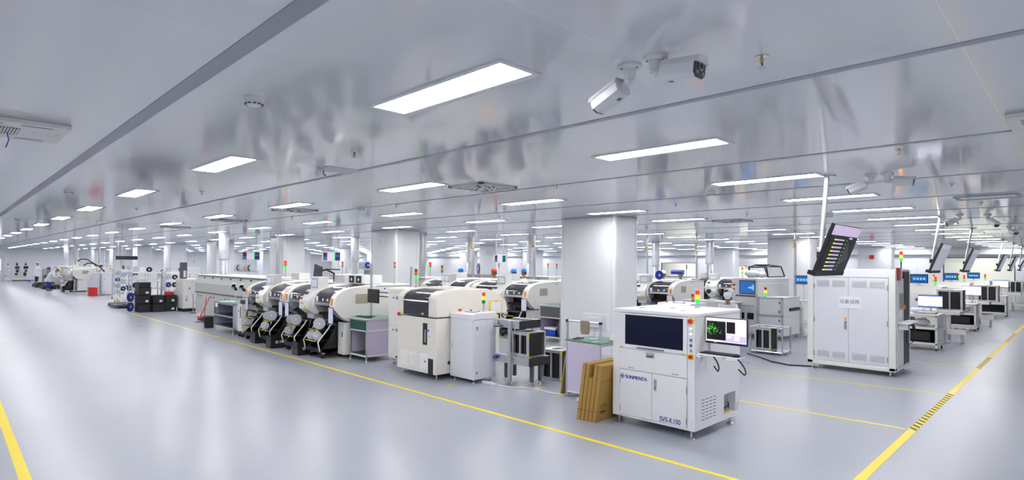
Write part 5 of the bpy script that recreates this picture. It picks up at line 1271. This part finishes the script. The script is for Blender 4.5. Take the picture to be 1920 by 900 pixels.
for i, (x, y, z, l) in enumerate([(9.9, 15.75, 2.55, 'small white emergency light box on the left face of the second column'), (21.7, 23.6, 2.5, 'small white emergency light on the column between the two nearest columns'), (36.18, 12.4, 2.42, 'grey emergency light box on the far wall above the blue screen cabinet')]):
    o = p.obj if i == 0 else p.obj.copy()
    if i: COL.objects.link(o)
    o.name = 'emergency_light'; o.location = (x if i < 2 else 36.5, y, z if i < 2 else 2.3); tag(o, l, 'emergency light')
with part('fire_alarm', None, bev=.01) as p: p.box(-.06, 0, -.1, .1, 0, .2, 'd_red')
p.obj.location = (33.6, 7.7, 2.4); tag(p.obj, 'red alarm box on the distant column above the tall cabinet', 'alarm')
# ---------------------------------------------------------------- people
def skin_geo(V, E, R, sub=2):
    me = bpy.data.meshes.new('s'); me.from_pydata(V, E, []); o = bpy.data.objects.new('s', me); COL.objects.link(o)
    md = o.modifiers.new('k', 'SKIN'); me.skin_vertices.new() if not me.skin_vertices else None
    for i, r in enumerate(R): me.skin_vertices[0].data[i].radius = (r, r) if not isinstance(r, tuple) else r
    me.skin_vertices[0].data[0].use_root = True
    s_ = o.modifiers.new('s', 'SUBSURF'); s_.levels = sub; s_.render_levels = sub
    bpy.context.view_layer.update(); ev = o.evaluated_get(bpy.context.evaluated_depsgraph_get()); m2 = bpy.data.meshes.new_from_object(ev)
    g = ([tuple(v.co) for v in m2.vertices], [tuple(f.vertices) for f in m2.polygons]); bpy.data.objects.remove(o); bpy.data.meshes.remove(m2)
    return g
def chain(V, E, R, start, pts):
    k = start
    for (p_, r) in pts: V.append(p_); R.append(r); E.append((k, len(V)-1)); k = len(V)-1
    return k
def person(label, loc, rz, pose='stand', cap='capblue', jeans='trouser'):
    t = thing('person', label, 'person', loc, rz, None)
    lean = {'stand': .08, 'bend': .95, 'sit': .6}[pose]; hz = .55 if pose == 'sit' else .92
    def up(a, s, h):   # point at height h up the leaning torso, offset a forward and s sideways
        return (a*math.cos(lean)+h*math.sin(lean), s, hz-a*math.sin(lean)+h*math.cos(lean))
    V, E, R = [(0, 0, hz)], [], [.125]
    ch = chain(V, E, R, 0, [(up(.01, 0, .2), .13), (up(.02, 0, .36), .135), (up(0, 0, .48), .10)])
    hl = lean*.75; nb = Vector(up(0, 0, .53)); hd = Vector((math.sin(hl), 0, math.cos(hl))); fwd_ = Vector((math.cos(hl), 0, -math.sin(hl)))
    chain(V, E, R, ch, [(tuple(nb), .055), (tuple(nb+hd*.07), .052), (tuple(nb+hd*.12+fwd_*.015), .06)])
    hands = []
    for s in (-1, 1):
        sh = up(.0, s*.17, .45); el = (sh[0]+.12, s*.24, sh[2]-.26); wr = (sh[0]+.36, s*.17, sh[2]-.30)
        e = chain(V, E, R, ch, [(sh, .058), (el, .042), (wr, .028)])
        pm = (wr[0]+.07, wr[1], wr[2]-.01); e = chain(V, E, R, e, [(pm, .03)])
        for q, ln in ((-.027, .07), (-.009, .082), (.009, .078), (.026, .06)):
            chain(V, E, R, e, [((pm[0]+.03, pm[1]+q, pm[2]-.004), .0095), ((pm[0]+.03+ln*.5, pm[1]+q*1.1, pm[2]-.014), .0088), ((pm[0]+.02+ln, pm[1]+q*1.1, pm[2]-.036), .008)])
        chain(V, E, R, e-0, [((pm[0]-.02, pm[1]-s*.03, pm[2]-.005), .011), ((pm[0]+.02, pm[1]-s*.05, pm[2]-.015), .0095), ((pm[0]+.045, pm[1]-s*.05, pm[2]-.03), .0085)])
        hands.append((sh, el, wr))
    legs = []
    for s in (-1, 1):
        if pose == 'sit': J = [((.02, s*.1, hz-.02), .09), ((.42, s*.12, hz-.02), .068), ((.40, s*.12, .09), .042), ((.53, s*.13, .045), .035)]
        else: J = [((.0, s*.09, hz-.04), .09), ((.03 if pose == 'stand' else .05, s*.11, .49), .062), ((-.01, s*.11, .09), .042), ((.13, s*.12, .045), .036)]
        chain(V, E, R, 0, J); legs.append(J)
    v, f = skin_geo(V, E, R)
    hc = nb+hd*.19+fwd_*.025; up_ = hd; rt_ = Vector((0, 1, 0))
    with part('body', t, smooth=True) as p:
        p.add(v, f, 'skin')
        M_ = Matrix((( fwd_.x, rt_.x, up_.x, hc.x), (fwd_.y, rt_.y, up_.y, hc.y), (fwd_.z, rt_.z, up_.z, hc.z), (0, 0, 0, 1)))
        p.T = M_
        vs, fs = [], []; n, k = 20, 14
        for i in range(k+1):
            th = PI*i/k
            for j in range(n):
                ph = 2*PI*j/n; x, y, z = math.sin(th)*math.cos(ph), math.sin(th)*math.sin(ph), math.cos(th)
                w = .075*(1-.22*max(0, -z)); d = .095; hgt = .118
                nose = .02*math.exp(-((y/.17)**2+((z+.12)/.2)**2)) if x > 0 else 0
                chin = .012*math.exp(-((y/.3)**2+((z+.8)/.2)**2)) if x > 0 else 0
                eye = -.008*(math.exp(-(((abs(y)-.38)/.14)**2+((z-.08)/.13)**2))) if x > 0 else 0
                vs.append((x*d+nose+chin+eye, y*w, z*hgt))
        fs = [(i*n+j, i*n+(j+1) % n, (i+1)*n+(j+1) % n, (i+1)*n+j) for i in range(k) for j in range(n)]
        p.add(vs, fs, 'skin')
        for s in (-1, 1):
            p.sph((.078, s*.03, .01), .011, 'eye', 8, 6); p.sph((-.005, s*.076, -.01), .028, 'skin', 8, 6, (.6, .35, 1.1)); p.box(.07, .088, s*.045-.014, s*.02+.01, .03, .036, 'hair')
        p.sph((.085, 0, -.065), .02, 'lip', 8, 6, (.5, 1.2, .35))
    with part('hair', t, smooth=True) as p:
        p.T = M_; vs = []
        for i in range(8):
            th = PI*.62*i/7
            for j in range(n): ph = 2*PI*j/n; x, y, z = math.sin(th)*math.cos(ph), math.sin(th)*math.sin(ph), math.cos(th); c_ = 1 if x < .35 or z > .45 else .93; vs.append((x*.1*c_-.008, y*.081, z*.125))
        p.add(vs, [(i*n+j, i*n+(j+1) % n, (i+1)*n+(j+1) % n, (i+1)*n+j) for i in range(7) for j in range(n)], 'hair')
    with part('cap', t, smooth=True) as p:
        p.T = M_; p.lathe([(.098, .045), (.104, .07), (.104, .1), (.09, .135), (.05, .158), (.0, .164)], (-.006, 0, 0), cap, 20); p.ext([(.06, -.07), (.06, .07), (.13, .05), (.15, 0), (.13, -.05)], 'z', .05, .058, cap)
    V, E, R = [(0, 0, hz)], [], [.2]; ch = chain(V, E, R, 0, [(up(.01, 0, .2), .172), (up(.02, 0, .36), .18), (up(0, 0, .47), .16), (up(0, 0, .52), .075)]); ch -= 1
    for sh, el, wr in hands: chain(V, E, R, ch, [(sh, .102), (el, .064), ((wr[0]-.015, wr[1], wr[2]), .05)])
    if pose != 'sit': chain(V, E, R, 0, [((-.02, 0, hz-.22), .22), ((-.03, 0, hz-.4), .22)])
    v, f = skin_geo(V, E, R)
    with part('lab_coat', t, smooth=True) as p: p.add(v, f, 'coat')
    V, E, R = [(0, 0, hz-.04)], [], [.1]
    for J in legs: chain(V, E, R, 0, [(J[0][0], .088), (J[1][0], .078), ((J[2][0][0], J[2][0][1], .12), .062)])
    v, f = skin_geo(V, E, R)
    with part('trousers', t, smooth=True) as p: p.add(v, f, jeans)
    for J in legs:
        with part('shoe', t, smooth=True) as p:
            a_ = Vector(J[2][0]); p.sph((a_.x+.06, a_.y, .048), .05, 'shoe', 12, 8, (2.5, .95, .95))
    if pose == 'sit':
        s_ = thing('stool', 'round stool under the seated capped worker', 'stool', loc, rz)
        with part('seat', s_, smooth=True) as p: p.cyl((0, 0, hz-.21), (0, 0, hz-.16), .17, 'black', 20)
        with part('stem', s_, smooth=True) as p: p.cyl((0, 0, .02), (0, 0, hz-.21), .03, 'steel', 10); p.cyl((0, 0, 0), (0, 0, .03), .2, 'steel', 20)
    return t
person('person in white coat, white cap and blue jeans bending over the far left machine', (5.02, 46.65, 0), -.7, 'bend', 'coat', 'jeans')
person('person in white coat and cap standing by the feeder carts at far left', (5.9, 62.2, 0), -.6, 'stand', 'coat', 'trouser')
person('person with blue cap seen left of the dark blue reel rack', (13.6, 16.15, 0), 2.0, 'stand', 'capblue')
person('person with red cap behind the second row placement machines', (14.2, 15.0, 0), 2.6, 'stand', 'capred')
person('person with blue cap, left one of two near the nearest column', (14.75, 14.55, 0), 2.4, 'stand', 'capblue')
person('person with blue cap, right one of two near the nearest column', (15.75, 15.0, 0), 2.3, 'stand', 'capblue')
person('seated person in white cap looking down behind the front inspection machine', (14.8, 6.7, 0), -2.75, 'sit', 'coat')
person('person in white coat and cap leaning over the third row beside the blue roll', (18.8, 10.9, 0), 2.8, 'stand', 'coat')
person('person in white coat and cap right of the dark blue spoked reel', (18.9, 10.3, 0), 3.3, 'stand', 'coat')
person('person with dark hair and cap at the distant loader behind the red crate', (7.2, 42.9, 0), 2.8, 'stand', 'coat')
